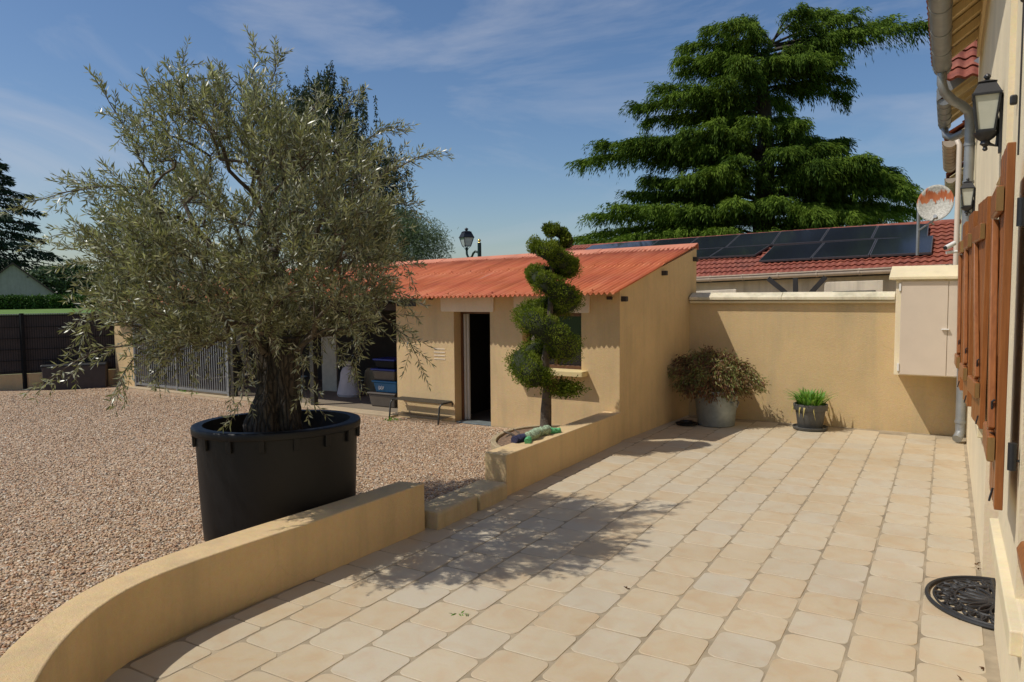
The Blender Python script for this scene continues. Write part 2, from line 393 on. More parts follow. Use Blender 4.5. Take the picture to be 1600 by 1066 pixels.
def leaves(name, P, D, L, W, rnd, mat, parent, up=None, curve=.0):
    """one pointed leaf blade per row: base P, direction D, length L, width W"""
    P = np.asarray(P, float); D = unit(np.asarray(D, float)); n = len(P)
    L = np.broadcast_to(np.asarray(L, float), n)[:, None]; W = np.broadcast_to(np.asarray(W, float), n)[:, None]
    rv = rng.normal(size=(n, 3)) if up is None else np.asarray(up)+rng.normal(size=(n, 3))*.5
    X = unit(np.cross(D, rv)); Nn = np.cross(X, D)
    bend = Nn*curve*L
    V = np.stack([P, P+D*L*.45-X*W*.5-bend*.3, P+D*L-bend, P+D*L*.45+X*W*.5-bend*.3], 1)
    Q = np.arange(4*n).reshape(n, 4)
    return np_mesh(name, V, Q, rnd, mat, parent)

# ------------------------------------------------------------------ light and sky
SUN = Vector((1.04, .95, -2.02)).normalized()
sd = bpy.data.lights.new('sun', 'SUN'); sd.energy = 3.1; sd.angle = math.radians(.5); sd.color = (1.0, .955, .88)
so = bpy.data.objects.new('sun', sd); C.objects.link(so); so.rotation_euler = SUN.to_track_quat('-Z', 'Y').to_euler(); so.location = (-10, -10, 30)
w = bpy.data.worlds.new("World"); S.world = w; w.use_nodes = True
nt = w.node_tree; bg = nt.nodes['Background']
sky = nt.nodes.new('ShaderNodeTexSky'); sky.sky_type = 'NISHITA'; sky.sun_disc = False
sky.sun_elevation = math.asin(-SUN.z); sky.sun_rotation = math.atan2(-SUN.x, -SUN.y) % (2*math.pi)
sky.altitude = 100; sky.air_density = 1.0; sky.dust_density = 1.1; sky.ozone_density = 3.0
tc = nt.nodes.new('ShaderNodeTexCoord')
mp = nt.nodes.new('ShaderNodeMapping'); mp.inputs['Rotation'].default_value = (.35, .25, .5); mp.inputs['Scale'].default_value = (1.1, 2.2, 5.5)
nt.links.new(tc.outputs['Generated'], mp.inputs['Vector'])
c1 = noise_n(nt, 1.35, 7, .58, mp.outputs[0], .8)
c2 = noise_n(nt, .8, 3, .5, tc.outputs['Generated'])
cm = ramp(nt, c1.outputs[0], [(.49, (0, 0, 0)), (.74, (1, 1, 1))])
cm2 = ramp(nt, c2.outputs[0], [(.36, (0, 0, 0)), (.58, (1, 1, 1))])
fac = math_n(nt, 'MULTIPLY', math_n(nt, 'MULTIPLY', cm.outputs[0], cm2.outputs[0]), .62)
hsv = nt.nodes.new('ShaderNodeHueSaturation'); hsv.inputs['Saturation'].default_value = 1.14; hsv.inputs['Hue'].default_value = .503; hsv.inputs['Value'].default_value = .84; nt.links.new(sky.outputs[0], hsv.inputs['Color'])
col = mix(nt, fac, hsv.outputs[0], (4.5, 4.7, 5.3))
nt.links.new(col, bg.inputs['Color']); bg.inputs['Strength'].default_value = .105
S.view_settings.view_transform = 'Standard'; S.view_settings.look = 'None'; S.view_settings.gamma = 1; S.view_settings.exposure = 0.17
S.render.engine = 'CYCLES'
try: S.cycles.max_bounces = 8; S.cycles.transparent_max_bounces = 8
except Exception: pass

# ------------------------------------------------------------------ ground, gravel, terrace
tag(MB().add([(-900,-300,-.12),(900,-300,-.12),(900,1500,-.12),(-900,1500,-.12)], [(0,1,2,3)]).build('ground', M['field']), kind='structure')
def gz(x, y):
    t = min(1, max(0, (10.2-y)/2.6)); t = t*t*(3-2*t); return .02+.105*t
OUT = [(-2.6,1.0),(-3.2,1.38),(-3.777,1.815),(-4.015,2.018),(-4.233,2.272),(-4.397,2.518),(-4.49,2.75),(-4.53,2.967),(-4.525,3.274),(-4.495,3.768),(-4.437,4.378),(-4.41,5.1),(-4.385,5.735)]
INN = [(-2.95,.80),(-3.5,1.22),(-4.16,1.80),(-4.387,2.06),(-4.63,2.41),(-4.775,2.80),(-4.815,3.13),(-4.815,3.557),(-4.775,4.1),(-4.733,4.522),(-4.69,5.106),(-4.66,5.68)]
def smooth_poly(P, n=40):
    P = np.array(P); t = np.r_[0, np.cumsum(np.linalg.norm(np.diff(P, axis=0), axis=1))]; t /= t[-1]
    s = np.linspace(0, 1, n); q = np.stack([np.interp(s, t, P[:, k]) for k in (0, 1)], 1)
    for _ in range(3): q[1:-1] = .25*q[:-2]+.5*q[1:-1]+.25*q[2:]
    return q
OUTs, INNs = smooth_poly(OUT), smooth_poly(INN)
def edge_x(y):      # where the gravel stops on its terrace side
    if y < 5.7: return float(np.interp(y, INNs[:, 1], INNs[:, 0]))+.12
    if y < 7.15: return -4.44
    return -4.42
def gravel_in(x, y):
    if x > edge_x(y): return False
    if y > 10.55+.03*(-4.3-x): return False
    return True
ys = np.linspace(.6, 10.62, 60); V = []; Fc = []
for j, y in enumerate(ys):
    xe = edge_x(y)
    for i in range(41):
        x = -22+(xe+22)*i/40; yy = y+(.03*(-4.3-x) if y > 10 else 0)*((y-10)/.62 if y > 10 else 0)
        V.append((x, yy, gz(x, y)+.012*noise.noise((x*.8, y*.8, 0))))
for j in range(59):
    for i in range(40): a = j*41+i; Fc.append((a, a+1, a+42, a+41))
g = MB(); g.add(V, Fc); g = g.build('gravel', M['gravel'], smooth=True); tag(g, kind='structure')
tag(MB().add([(-22,-4,.0),(-3,-4,0),(-3,.6,.0),(-22,.6,.0)], [(0,1,2,3)]).build('gravel', M['gravel']), kind='structure')
BEDP = [tuple(atz(x, y, .2)[:2]) for x, y in ((806,706),(782,696),(769,687),(773,678),(786,671),(806,665),(838,661),(880,660))]+[(-4.4, 10.7), (-4.4, 7.5)]
def in_bed(x, y):
    c = False; n = len(BEDP)
    for i in range(n):
        (x1, y1), (x2, y2) = BEDP[i], BEDP[(i+1) % n]
        if (y1 > y) != (y2 > y) and x < (x2-x1)*(y-y1)/(y2-y1)+x1: c = not c
    return c
tag(MB().add([(-14,13.95,-.06),(9,13.95,-.06),(9,21.5,-.06),(-14,21.5,-.06)], [(0,1,2,3)]).build('bounce_paving', M['concrete']), kind='structure')  # unseen pale sheet added to bounce light onto the neighbour's wall
# loose stones lying on it
n = 92000
px = -4.4-13.8*rng.random(n)**1.25; py = 2.0+8.6*rng.random(n)**1.25
keep = np.array([gravel_in(x, y) and (y < 10.5) and not in_bed(x, y) for x, y in zip(px, py)]); px, py = px[keep], py[keep]; n = len(px)
pz = np.array([gz(x, y)+.012*noise.noise((x*.8, y*.8, 0)) for x, y in zip(px, py)])
oct_v = np.array([(1,0,0),(-1,0,0),(0,1,0),(0,-1,0),(0,0,1),(0,0,-1)], float); oct_f = np.array([(0,2,4),(2,1,4),(1,3,4),(3,0,4),(2,0,5),(1,2,5),(3,1,5),(0,3,5)])
sz = rng.uniform(.008, .018, (n, 1))*np.array([1, 1, .6])*rng.uniform(.65, 1.35, (n, 3))
ang = rng.uniform(0, 6.28, n); ca, sa = np.cos(ang), np.sin(ang)
base = oct_v[None]*sz[:, None, :]+rng.normal(size=(n, 6, 3))*.0018
tilt = rng.normal(size=(n, 1, 2))*.35; base[..., 2] += (base[..., :2]*tilt).sum(-1)
bx = base[..., 0]*ca[:, None]-base[..., 1]*sa[:, None]; by = base[..., 0]*sa[:, None]+base[..., 1]*ca[:, None]
V = np.stack([bx+px[:, None], by+py[:, None], base[..., 2]+pz[:, None]+.003], -1)
Q = (np.arange(n)[:, None, None]*6+oct_f[None]).reshape(-1, 3)
tag(np_mesh('loose_gravel', V, Q, np.repeat(rng.random(n), 8), M['pebble']), kind='stuff')

# terrace: grout bed with separate rounded tiles in one mesh
tag(MB().add([(-4.46,-3,-.004),(.62,-3,-.004),(.62,13.6,-.004),(-4.46,13.6,-.004)], [(0,1,2,3)]).build('terrace_bed', M['grout']), kind='structure')
TV = []; TF = []; TR = []
def rounded(x0, x1, y0, y1, r, k=4):
    p = []
    for cx, cy, a0 in ((x1-r, y0+r, -90), (x1-r, y1-r, 0), (x0+r, y1-r, 90), (x0+r, y0+r, 180)):
        for i in range(k+1):
            a = math.radians(a0+90*i/k); p.append((cx+r*math.cos(a), cy+r*math.sin(a)))
    return p
PW = .3965
cols = [(-.107-PW*(k+1), -.107-PW*k, k+1) for k in range(11)]+[(-.107, .272, 0)]
for x0, x1, k in cols:
    ph = -.012+(.2 if k % 2 else 0)+.007*k
    for r in range(-8, 35):
        y0 = ph+.4*r; y1 = y0+.4
        if y1 > 13.56 or x0 < -4.75: continue
        xa = max(x0, -4.44)
        if y0 > 10 and False: pass
        g0 = .0075+random.uniform(-.002, .002)
        p = rounded(xa+g0, x1-g0, y0+g0*.8, y1-g0*.8, min(.055, (x1-xa)*.3)+random.uniform(-.012, .012))
        p = [(x+random.gauss(0, .0014), y+random.gauss(0, .0014)) for x, y in p]
        n_ = len(p); cx = sum(q[0] for q in p)/n_; cy = sum(q[1] for q in p)/n_
        dz = random.uniform(-.0015, .0015); tx, ty = random.gauss(0, .002), random.gauss(0, .002)
        b0 = len(TV)
        for s_, z in ((1.0, -.012), (1.0, -.0025), (.988, .0)):
            for x, y in p:
                X = cx+(x-cx)*s_; Y = cy+(y-cy)*s_
                TV.append((X, Y, z+dz+(X-cx)*tx+(Y-cy)*ty))
        rv = random.random()
        for a in (0, 1):
            for i in range(n_):
                i2 = (i+1) % n_; TF.append((b0+a*n_+i, b0+a*n_+i2, b0+(a+1)*n_+i2, b0+(a+1)*n_+i)); TR.append(rv)
        TF.append(tuple(b0+2*n_+i for i in range(n_))); TR.append(rv)
me = bpy.data.meshes.new('terrace'); me.from_pydata(TV, [], TF)
at = me.attributes.new('rnd', 'FLOAT', 'FACE'); at.data.foreach_set('value', TR)
tag(finish('terrace', me, M['tile'], None, False), kind='structure')

# ------------------------------------------------------------------ low walls, stone blocks
def strip_wall(name, A, B, z0, zt, mat, bevel=.012):
    n = len(A); v = []; f = []
    for (a, b) in zip(A, B):
        v += [(a[0], a[1], z0), (a[0], a[1], zt), (b[0], b[1], zt), (b[0], b[1], z0)]
    for i in range(n-1):
        for k in range(3): f.append((4*i+k, 4*i+k+1, 4*i+4+k+1, 4*i+4+k))
    f += [(3, 2, 1, 0), tuple(4*(n-1)+k for k in range(4))]
    m = MB(); m.add(v, f); return m.build(name, mat, None, True, bevel, 3)
INNr = np.stack([np.interp(np.linspace(0, 1, 40), np.linspace(0, 1, len(INNs)), INNs[:, k]) for k in (0, 1)], 1)
tag(strip_wall('low_wall', OUTs[::-1], INNr[::-1], -.1, .47, M['stucco']), 'low curved ochre garden wall bending round the front edge of the gravel', 'wall')
PLO = [(-4.30, 7.155), (-4.305, 10.62)]; PLI = [(-4.61, 7.155), (-4.60, 10.62)]
m = MB(); m.hexa([(-4.30,7.155,-.1),(-4.30,10.63,-.1),(-4.59,10.63,-.1),(-4.605,7.17,-.1)], [(-4.30,7.155,.478),(-4.30,10.63,.462),(-4.59,10.63,.462),(-4.605,7.17,.478)])
tag(m.build('planter_wall', M['stucco'], None, True, .012, 3), 'straight low ochre wall edging the flower bed beside the shed', 'wall')
for (y0, y1, lab, xo) in ((5.79, 6.50, 'tan stone block butting against the end of the curved wall', 0), (6.53, 7.10, 'tan stone block touching the end of the flower bed wall', .015)):
    m = MB(); 
    pr = [(-4.27+xo, -.1), (-4.268+xo, .15), (-4.285+xo, .172), (-4.31+xo, .178), (-4.60, .176), (-4.62, .16), (-4.62, -.1)]
    m.extr([(x, y0, z) for x, z in pr][::-1], (0, y1-y0, 0))
    o = m.build('stone_block', M['stone'], None, True, .012, 2); tag(o, lab, 'stone block', 'stone blocks between the two low walls')

# flower bed
bed = [(-4.58,7.6),(-4.60,10.60)]+[tuple(atz(x, y, .2)[:2]) for x, y in ((880,660),(838,661),(806,665),(786,671),(773,678),(769,687),(782,696))]
def soilz(x, y): return .17+.05*noise.noise((x*1.5, y*1.5, 3.0))
m = MB(); cx, cy = -5.0, 9.0; v = [(cx, cy, .24)]; f = []; ringn = len(bed)
for s_ in (.35, .7, 1.0):
    for x, y in bed: X = cx+(x-cx)*s_; Y = cy+(y-cy)*s_; v.append((X, Y, soilz(X, Y)-(.05 if s_ == 1 else 0)))
for i in range(ringn):
    i2 = (i+1) % ringn; f.append((0, 1+i, 1+i2))
    for a in (0, 1): f.append((1+a*ringn+i, 1+(a+1)*ringn+i, 1+(a+1)*ringn+i2, 1+a*ringn+i2))
m.add(v, f); tag(m.build('soil', M['soil'], None, True), kind='structure')
m = MB(); kerb = smooth_poly([tuple(atz(x, y, .2)[:2]) for x, y in ((806,706),(782,696),(769,687),(773,678),(786,671),(806,665),(838,661),(880,660))], 26)
d = np.gradient(kerb, axis=0); nrm = unit(np.stack([-d[:, 1], d[:, 0]], 1)); v = []; f = []
for p, q in zip(kerb, nrm):
    for s_, z in ((-.04, -.1), (-.04, .165), (.04, .165), (.04, -.1)): v.append((p[0]+q[0]*s_, p[1]+q[1]*s_, z+.0))
for i in range(25):
    for k in range(3): f.append((4*i+k, 4*i+4+k, 4*i+5+k, 4*i+k+1))
f += [(0, 1, 2, 3), tuple(100+k for k in (3, 2, 1, 0))]
m.add(v, f); tag(m.build('bed_kerb', mat_stucco('worn_kerb', (.42, .33, .20), (.2, .16, .1), .6, .6), None, True, .01), 'curved tan kerb round the soil of the flower bed', 'kerb')
# ground plants: dead stems in the bed and the rope toy on the wall
t = thing('dead_stump', 'small dry branching stump in the soil beside the spiral tree', 'stump', (-5.0, 8.75, .2))
m = MB(); m.tube([(-4.95,8.75,.18),(-5.01,8.73,.29),(-5.15,8.7,.38),(-5.27,8.7,.40)], [.03,.026,.018,.008], 7)
m.tube([(-5.01,8.73,.29),(-5.07,8.78,.39),(-5.17,8.80,.43)], [.02,.014,.006], 6); m.tube([(-5.15,8.7,.38),(-5.21,8.65,.33)], [.014,.005], 6)
m.build('branch', M['bark2'], t, True)
t = thing('rope_toy', 'knotted green and navy rope toy lying on the flower bed wall', 'rope toy', (-4.5, 8.0, .475))
def lump(m, c, r, seg=12, sq=(1, 1, 1), amp=.25, fr=9):
    v = []; f = []; nlat = 8
    for i in range(nlat+1):
        th = math.pi*i/nlat
        for k in range(seg):
            a = 2*math.pi*k/seg; d = Vector((math.sin(th)*math.cos(a), math.sin(th)*math.sin(a), math.cos(th)))
            q = 1+amp*noise.noise(d*1.7+Vector(c)*fr)
            v.append((c[0]+d.x*r*q*sq[0], c[1]+d.y*r*q*sq[1], c[2]+d.z*r*q*sq[2]))
    for i in range(nlat):
        for k in range(seg): k2 = (k+1) % seg; f.append((i*seg+k, (i+1)*seg+k, (i+1)*seg+k2, i*seg+k2))
    m.add(v, f)
def rope(pts, r, mat, nm):
    q = np.array(pts, float); tt_ = np.linspace(0, 1, 40); q = np.stack([np.interp(tt_, np.linspace(0, 1, len(q)), q[:, k]) for k in range(3)], 1)
    for _ in range(3): q[1:-1] = .25*q[:-2]+.5*q[1:-1]+.25*q[2:]
    m = MB(); m.tube(q, [r*(.75+.3*abs(math.sin(i*.75))) for i in range(40)], 12)
    m.v = [(x+.014*noise.noise((x*30, y*30, z*30)), y+.014*noise.noise((x*30, y*30, z*30+4)), z+.014*noise.noise((x*30+7, y*30, z*30))) for x, y, z in m.v]
    return m.build(nm, mat, t, True)
rope([(-4.50,7.98,.52),(-4.46,8.10,.535),(-4.50,8.22,.53),(-4.53,8.33,.52),(-4.47,8.42,.535),(-4.50,8.55,.52)], .062, M['toygrey'], 'braid')
rope([(-4.47,7.97,.50),(-4.43,7.90,.50),(-4.40,7.83,.495)], .040, M['toygreen'], 'tassel')
rope([(-4.46,8.53,.51),(-4.42,8.62,.50),(-4.40,8.70,.495)], .038, M['toygreen'], 'tassel')
rope([(-4.52,7.96,.515),(-4.55,7.88,.51),(-4.57,7.79,.505)], .052, M['toyblue'], 'tassel')

# ------------------------------------------------------------------ olive tub
PC = np.array([-5.37, 4.80]); PR = math.atan2(PC[1], PC[0])      # tub is slightly oval, flattened along the view of its owner's path
t = thing('plant_tub', 'huge black plastic tub holding the olive tree', 'plant tub', (PC[0], PC[1], .12))
k = dict(seg=72, sx=.86, sy=1.0, rot=PR)
m = MB(); m.lathe((PC[0], PC[1], .06), [(.655,.0),(.675,.02),(.690,.25),(.7,.45),(.712,.75),(.722,1.02),(.722,1.095),(.66,1.095),(.655,.9),(.64,.86)], close=False, **k)
m.lathe((PC[0], PC[1], .06), [(.655,0),(.0001,.0)], close=False, **k)
m.build('body', M['black'], t, True, angle=50)
m = MB(); m.lathe((PC[0], PC[1], 1.085), [(.724,.0),(.752,.004),(.756,.012),(.757,.055),(.752,.066),(.738,.071),(.70,.071),(.672,.066),(.667,.055),(.664,.0)], close=False, **k)
m.build('rim', M['black'], t, True, angle=60)
for i in range(16):
    a = 2*math.pi*i/16+.2; m = MB()
    def pp(r, da, z):
        x, y = r*math.cos(a+da)*.86, r*math.sin(a+da); return (PC[0]+x*math.cos(PR)-y*math.sin(PR), PC[1]+x*math.sin(PR)+y*math.cos(PR), z)
    m.hexa([pp(.722,-.035,.985),pp(.748,-.035,.985),pp(.748,.035,.985),pp(.722,.035,.985)], [pp(.722,-.035,1.10),pp(.753,-.035,1.10),pp(.753,.035,1.10),pp(.722,.035,1.10)])
    m.build('lug', M['black'], t, bevel=.005)
m = MB(); m.lathe((PC[0], PC[1], .0), [(.66,.93),(.45,.98),(.2,1.0),(.001,1.0)], close=False, **k); m.build('soil', M['soil'], t, True)
# ------------------------------------------------------------------ olive tree
fwd2 = np.array([PC[0], PC[1], 0])/np.linalg.norm(PC); right2 = np.array([fwd2[1], -fwd2[0], 0])
TB = np.array([PC[0], PC[1], 1.0])+right2*(-.03)
def olv(x, y, wd=0.0):           # photo outline -> point of the crown, wd metres behind the trunk
    P = np.array([PC[0], PC[1], 0])+fwd2*wd; q = atpl(x, y, np.array([PC[0], PC[1], 0]), fwd2); c = q
    return c+fwd2*wd
oroot = thing('olive_tree', 'large silvery green olive tree with a thick gnarled trunk growing in the black tub', 'olive tree', TB)
m = MB(); v = []; f = []; nz, ns = 26, 40
for i in range(nz):
    s_ = i/(nz-1); z = .93+1.0*s_
    r0 = .045*(1-s_)**2.2+.172+.012*math.sin(s_*7)
    for k_ in range(ns):
        a = 2*math.pi*k_/ns; d = Vector((math.cos(a), math.sin(a), 0))
        tw = a+s_*.8
        q = 1+.16*math.sin(tw*5+1.2)*(1-.4*s_)+.11*math.sin(tw*9+2)+.30*noise.noise(Vector((d.x*1.6, d.y*1.6, z*2.2)))+.10*noise.noise(Vector((d.x*6, d.y*6, z*8)))
        sh = right2*(.05*s_)
        v.append((TB[0]+d.x*r0*q+sh[0], TB[1]+d.y*r0*q+sh[1], z))
for i in range(nz-1):
    for k_ in range(ns): k2 = (k_+1) % ns; f.append((i*ns+k_, i*ns+k2, (i+1)*ns+k2, (i+1)*ns+k_))
f.append(tuple((nz-1)*ns+k_ for k_ in range(ns)))
m.add(v, f); m.build('trunk', M['bark'], oroot, True, angle=80)
outline = [(285,165),(330,155),(395,150),(425,172),(440,215),(490,235),(540,238),(575,262),(600,300),(600,340),(590,370),(600,420),(605,470),(580,505),(560,528),(520,535),(480,535),(430,540),(385,530),(345,540),(260,556),(215,545),(180,520),(185,480),(190,440),(160,400),(150,352),(190,310),(220,280),(225,225),(220,185),(255,165)]
oc = np.array([390, 350.0]); op = np.array(outline, float)-oc
oang = np.arctan2(op[:, 1], op[:, 0]); orad = np.linalg.norm(op, axis=1); od = np.argsort(oang)
def rad_at(a): return np.interp(a, np.r_[oang[od]-2*np.pi, oang[od], oang[od]+2*np.pi], np.tile(orad[od], 3))
targets = []
while len(targets) < 820:
    a = random.uniform(-math.pi, math.pi); s_ = random.random()**.48*.97
    wmax = 1.35*math.sqrt(max(0, 1-s_*s_*.95)); wd = random.uniform(-1, 1)*wmax
    shell = (s_*s_+(wd/1.35)**2)
    if random.random() > .25+.75*shell: continue
    r_ = s_*rad_at(a); x, y = oc[0]+r_*math.cos(a), oc[1]+r_*math.sin(a)
    if y > 470 and abs(x-420) < 120 and random.random() < .3: continue
    if x < 230 and y < 420 and random.random() < .55: continue
    if y < 210 and random.random() < .4: continue
    if y < 340 and random.random() < .34: continue
    if x > 520 and y < 330 and random.random() < .35: continue
    if 200 < x < 262 and y < 290 and random.random() < .75: continue
    if x < 330 and y < 330 and random.random() < .3: continue
    targets.append(olv(x, y, wd))
targets = np.array(targets)
nodes = [np.array([TB[0], TB[1], 1.75])+right2*.05]; par = [-1]; plen = [0.0]
for i in range(8):                                       # main limbs
    a = 2*math.pi*i/8+random.uniform(-.3, .3); b_ = nodes[0]-np.array([0, 0, .05])+np.array([math.cos(a)*.16, math.sin(a)*.16, .1]); nodes.append(b_); par.append(0); plen.append(.2); L0 = len(nodes)-1
    last = L0; tl = random.uniform(.7, 1.6); sp = random.uniform(.4, 1.0)
    for s_ in range(1, 6):
        q = nodes[L0]+np.array([math.cos(a)*sp*s_/5, math.sin(a)*sp*s_/5, tl*s_/5])+rng.normal(size=3)*.05
        nodes.append(q); par.append(last); plen.append(plen[last]+.25); last = len(nodes)-1
order = np.argsort(np.linalg.norm(targets-nodes[0], axis=1))
leafy = []
for i in order:
    p = targets[i]; nd = np.array(nodes); d = np.linalg.norm(nd-p, axis=1)
    j = int(np.argmin(d+.25*np.array(plen)))
    if d[j] > .28:
        k_ = int(d[j]/.22); last = j
        for s_ in range(1, k_+1):
            q = nd[j]+(p-nd[j])*s_/(k_+1)+rng.normal(size=3)*.025+np.array([0, 0, .05*math.sin(math.pi*s_/(k_+1))])
            nodes.append(q); par.append(last); plen.append(plen[last]+d[j]/(k_+1)); last = len(nodes)-1
        j = last
    nodes.append(p); par.append(j); plen.append(plen[j]+np.linalg.norm(p-nodes[j])); leafy.append(len(nodes)-1)
# long whippy shoots on the outline
shoots = [((300,180),(283,95),0),((350,160),(335,105),.3),((395,180),(400,84),0),((420,190),(430,98),-.2),((230,270),(160,145),0),((215,240),(205,178),.2),((225,300),(60,322),-.3),((190,300),(100,298),.2),((200,380),(80,365),.1),
          ((210,540),(95,580),-.3),((190,420),(120,430),.3),((230,545),(205,595),-.5),((300,535),(250,580),-.2),((390,545),(384,600),-.9),((600,500),(648,555),-.2),((590,460),(640,470),0),((580,290),(682,236),.1),((590,330),(645,325),0),((560,240),(617,198),0),((520,230),(556,150),0),((480,200),(500,150),.2),((590,280),(640,240),.3),((470,540),(470,600),-.9),((560,530),(560,590),.3),((250,215),(205,190),0),((310,200),(262,135),.1),((170,480),(120,520),.1),((605,400),(640,420),.1)]
shoot_nodes = []
for a, b_, wd in shoots:
    A, B = olv(*a, wd*.4), olv(*b_, wd); nd = np.array(nodes); j = int(np.argmin(np.linalg.norm(nd-A, axis=1))); last = j
    for s_ in range(0, 7):
        q = A+(B-A)*s_/6+np.array([0, 0, .06*math.sin(math.pi*s_/6)])+rng.normal(size=3)*.012
        nodes.append(q); par.append(last); plen.append(9); last = len(nodes)-1; shoot_nodes.append(last)
nodes = np.array(nodes); cnt = np.zeros(len(nodes))
for i in range(len(nodes)-1, 0, -1): cnt[i] += 1; cnt[par[i]] += cnt[i]
rad = np.minimum(.0026*np.sqrt(cnt)+.0003*cnt**.62, .05)
V = []; Q = []; 
for i in range(1, len(nodes)):
    p = par[i]; a, b_ = nodes[p], nodes[i]; d = b_-a; L = np.linalg.norm(d)
    if L < 1e-4: continue
    d /= L; x = np.cross(d, (.3, .2, .9)); x /= np.linalg.norm(x); y = np.cross(d, x); sg = 7 if rad[i] > .015 else 4
    rp = min(rad[p], rad[i]*1.5); b0 = len(V)
    for c_, r_ in ((a, rp), (b_, rad[i])):
        for k_ in range(sg): an = 2*math.pi*k_/sg; V.append(c_+(x*math.cos(an)+y*math.sin(an))*r_)
    for k_ in range(sg): Q.append((b0+k_, b0+(k_+1) % sg, b0+sg+(k_+1) % sg, b0+sg+k_))
LP = []; LD = []; LR = []; sprV = []
ctr = np.array([PC[0], PC[1], 2.9])
def sprig(p, d, L, rr):
    global V, Q
    d = d/np.linalg.norm(d); x = np.cross(d, rng.normal(size=3)); x /= np.linalg.norm(x); y = np.cross(d, x)
    sag = np.array([0, 0, -1.0])*L*.18
    nl = int(L/.027); tone = rr
    ends = [p, p+d*L*.5+sag*.2, p+d*L+sag]
    for a, b_ in zip(ends[:-1], ends[1:]):
        b0 = len(V)
        for c_ in (a, b_):
            for k_ in range(3): an = 2.094*k_; V.append(c_+(x*math.cos(an)+y*math.sin(an))*.0022)
        for k_ in range(3): Q.append((b0+k_, b0+(k_+1) % 3, b0+3+(k_+1) % 3, b0+3+k_))
    for i in range(nl):
        t_ = (i+1)/nl; q = p+d*L*t_+sag*t_*t_
        ax = (x if i % 2 else y)
        for sg in (-1, 1):
            dd = d*random.uniform(.5, 1.0)+ax*sg*random.uniform(.5, .9)+rng.normal(size=3)*.22
            LP.append(q); LD.append(dd); LR.append(np.clip(tone+random.gauss(0, .26), 0, 1))
    LP.append(p+d*L+sag); LD.append(d); LR.append(random.random())
for i in leafy:
    p = nodes[i]; o_ = p-ctr; o_ = o_/np.linalg.norm(o_)
    for _ in range(random.choice((2, 3, 4, 4)) if p[2] > 2.9 else random.choice((3, 4, 4, 5))):
        dd = o_*.6+np.array([0, 0, .95])+rng.normal(size=3)*.42
        sprig(p+rng.normal(size=3)*.03, dd, random.uniform(.16, .40), random.uniform(.2, .6))
    if p[2] < 2.1 and random.random() < .25: sprig(p, o_*.6+np.array([0, 0, -.9])+rng.normal(size=3)*.4, random.uniform(.2, .4), .5)
for i in shoot_nodes:
    p = nodes[i]; d = nodes[i]-nodes[par[i]]; d = d/(np.linalg.norm(d)+1e-6)
    for _ in range(2): sprig(p, d*1.0+rng.normal(size=3)*.42, random.uniform(.12, .26), random.uniform(.3, .65))
np_mesh('branches', np.array(V), np.array(Q), np.zeros(len(Q)), M['bark2'], oroot)
LP = np.array(LP); LD = np.array(LD); nl = len(LP); print('olive leaves', nl)
leaves('foliage', LP, LD, rng.uniform(.05, .085, nl), rng.uniform(.0105, .016, nl), np.array(LR), M['olive'], oroot, curve=.08)
# ------------------------------------------------------------------ shed
FA = np.array([-4.34, 10.64]); fdx = np.array([-1, .03]); fdx = fdx/np.linalg.norm(fdx); fnx = np.array([-fdx[1], fdx[0]])   # fnx points inside (+Y)
if fnx[1] < 0: fnx = -fnx
def fs(s, d=0.0, z=0.0):            # s metres leftwards along the front, d metres into the shed
    p = FA+fdx*s+fnx*d; return (p[0], p[1], z)
def fbox(m, s0, s1, d0, d1, z0, z1):
    m.hexa([fs(s0,d0,z0),fs(s1,d0,z0),fs(s1,d1,z0),fs(s0,d1,z0)], [fs(s0,d0,z1),fs(s1,d0,z1),fs(s1,d1,z1),fs(s0,d1,z1)])
shed = thing('shed', 'long ochre shed with an orange corrugated roof and an open doorway', 'shed', (-9, 12.2, 0))
EZ, RZ = 2.36, 3.11; RD = 3.24                                   # underside at front wall, at ridge, depth of ridge
def rz(d): return EZ+(RZ-EZ)*d/RD
W0, W1 = .658, 1.755                                             # window
D0, D1 = 2.40, 3.17                                              # door
S1 = 4.50                                                        # end of closed part
m = MB()
T = .28
fbox(m, 0, W0, 0, T, -.1, 2.0); fbox(m, W0, W1, 0, T, -.1, 1.0); fbox(m, W1, D0, 0, T, -.1, 2.0); fbox(m, D1, S1, 0, T, -.1, 2.0)
fbox(m, 0, 2.2, .0, T, 2.0, 2.29); fbox(m, 2.2, S1, .0, T, 2.0, 2.24)
m.build('front_wall', M['stucco'], shed)
m = MB(); fbox(m, .262, S1-.13, 1.6, 1.62, 0, 2.2); fbox(m, .262, S1-.13, T+.003, 1.59, 2.16, 2.19); fbox(m, .262, .28, T+.003, 1.59, 0, 2.15); fbox(m, D1+.35, D1+.37, T+.003, 1.59, 0, 2.15); m.build('dark_lining', M['dark_inside'], shed)  # added lining behind door and window, room shade put into its colour
# gable wall facing the terrace, follows the roof slope and leans back to the garden wall
m = MB(); g0 = np.array([-4.338, 10.642]); g1 = np.array([-4.112, 13.87]); gi = np.array([-.25, .0])
def gp(t_, z, inn=0): p = g0+(g1-g0)*t_+gi*inn; return (p[0], p[1], z)
m.add([gp(.0,-.1),gp(1,-.1),gp(1,3.12),gp(0,2.36),gp(0,-.1,1),gp(1,-.1,1),gp(1,3.12,1),gp(0,2.36,1)], [(0,1,2,3),(7,6,5,4),(0,3,7,4),(1,5,6,2),(3,2,6,7),(0,4,5,1)])
m.build('gable_wall', M['stucco'], shed)
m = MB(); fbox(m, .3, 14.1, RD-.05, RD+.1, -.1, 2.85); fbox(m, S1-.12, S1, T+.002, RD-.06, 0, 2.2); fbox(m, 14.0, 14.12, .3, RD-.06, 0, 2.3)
m.build('inner_wall', M['inner'], shed)
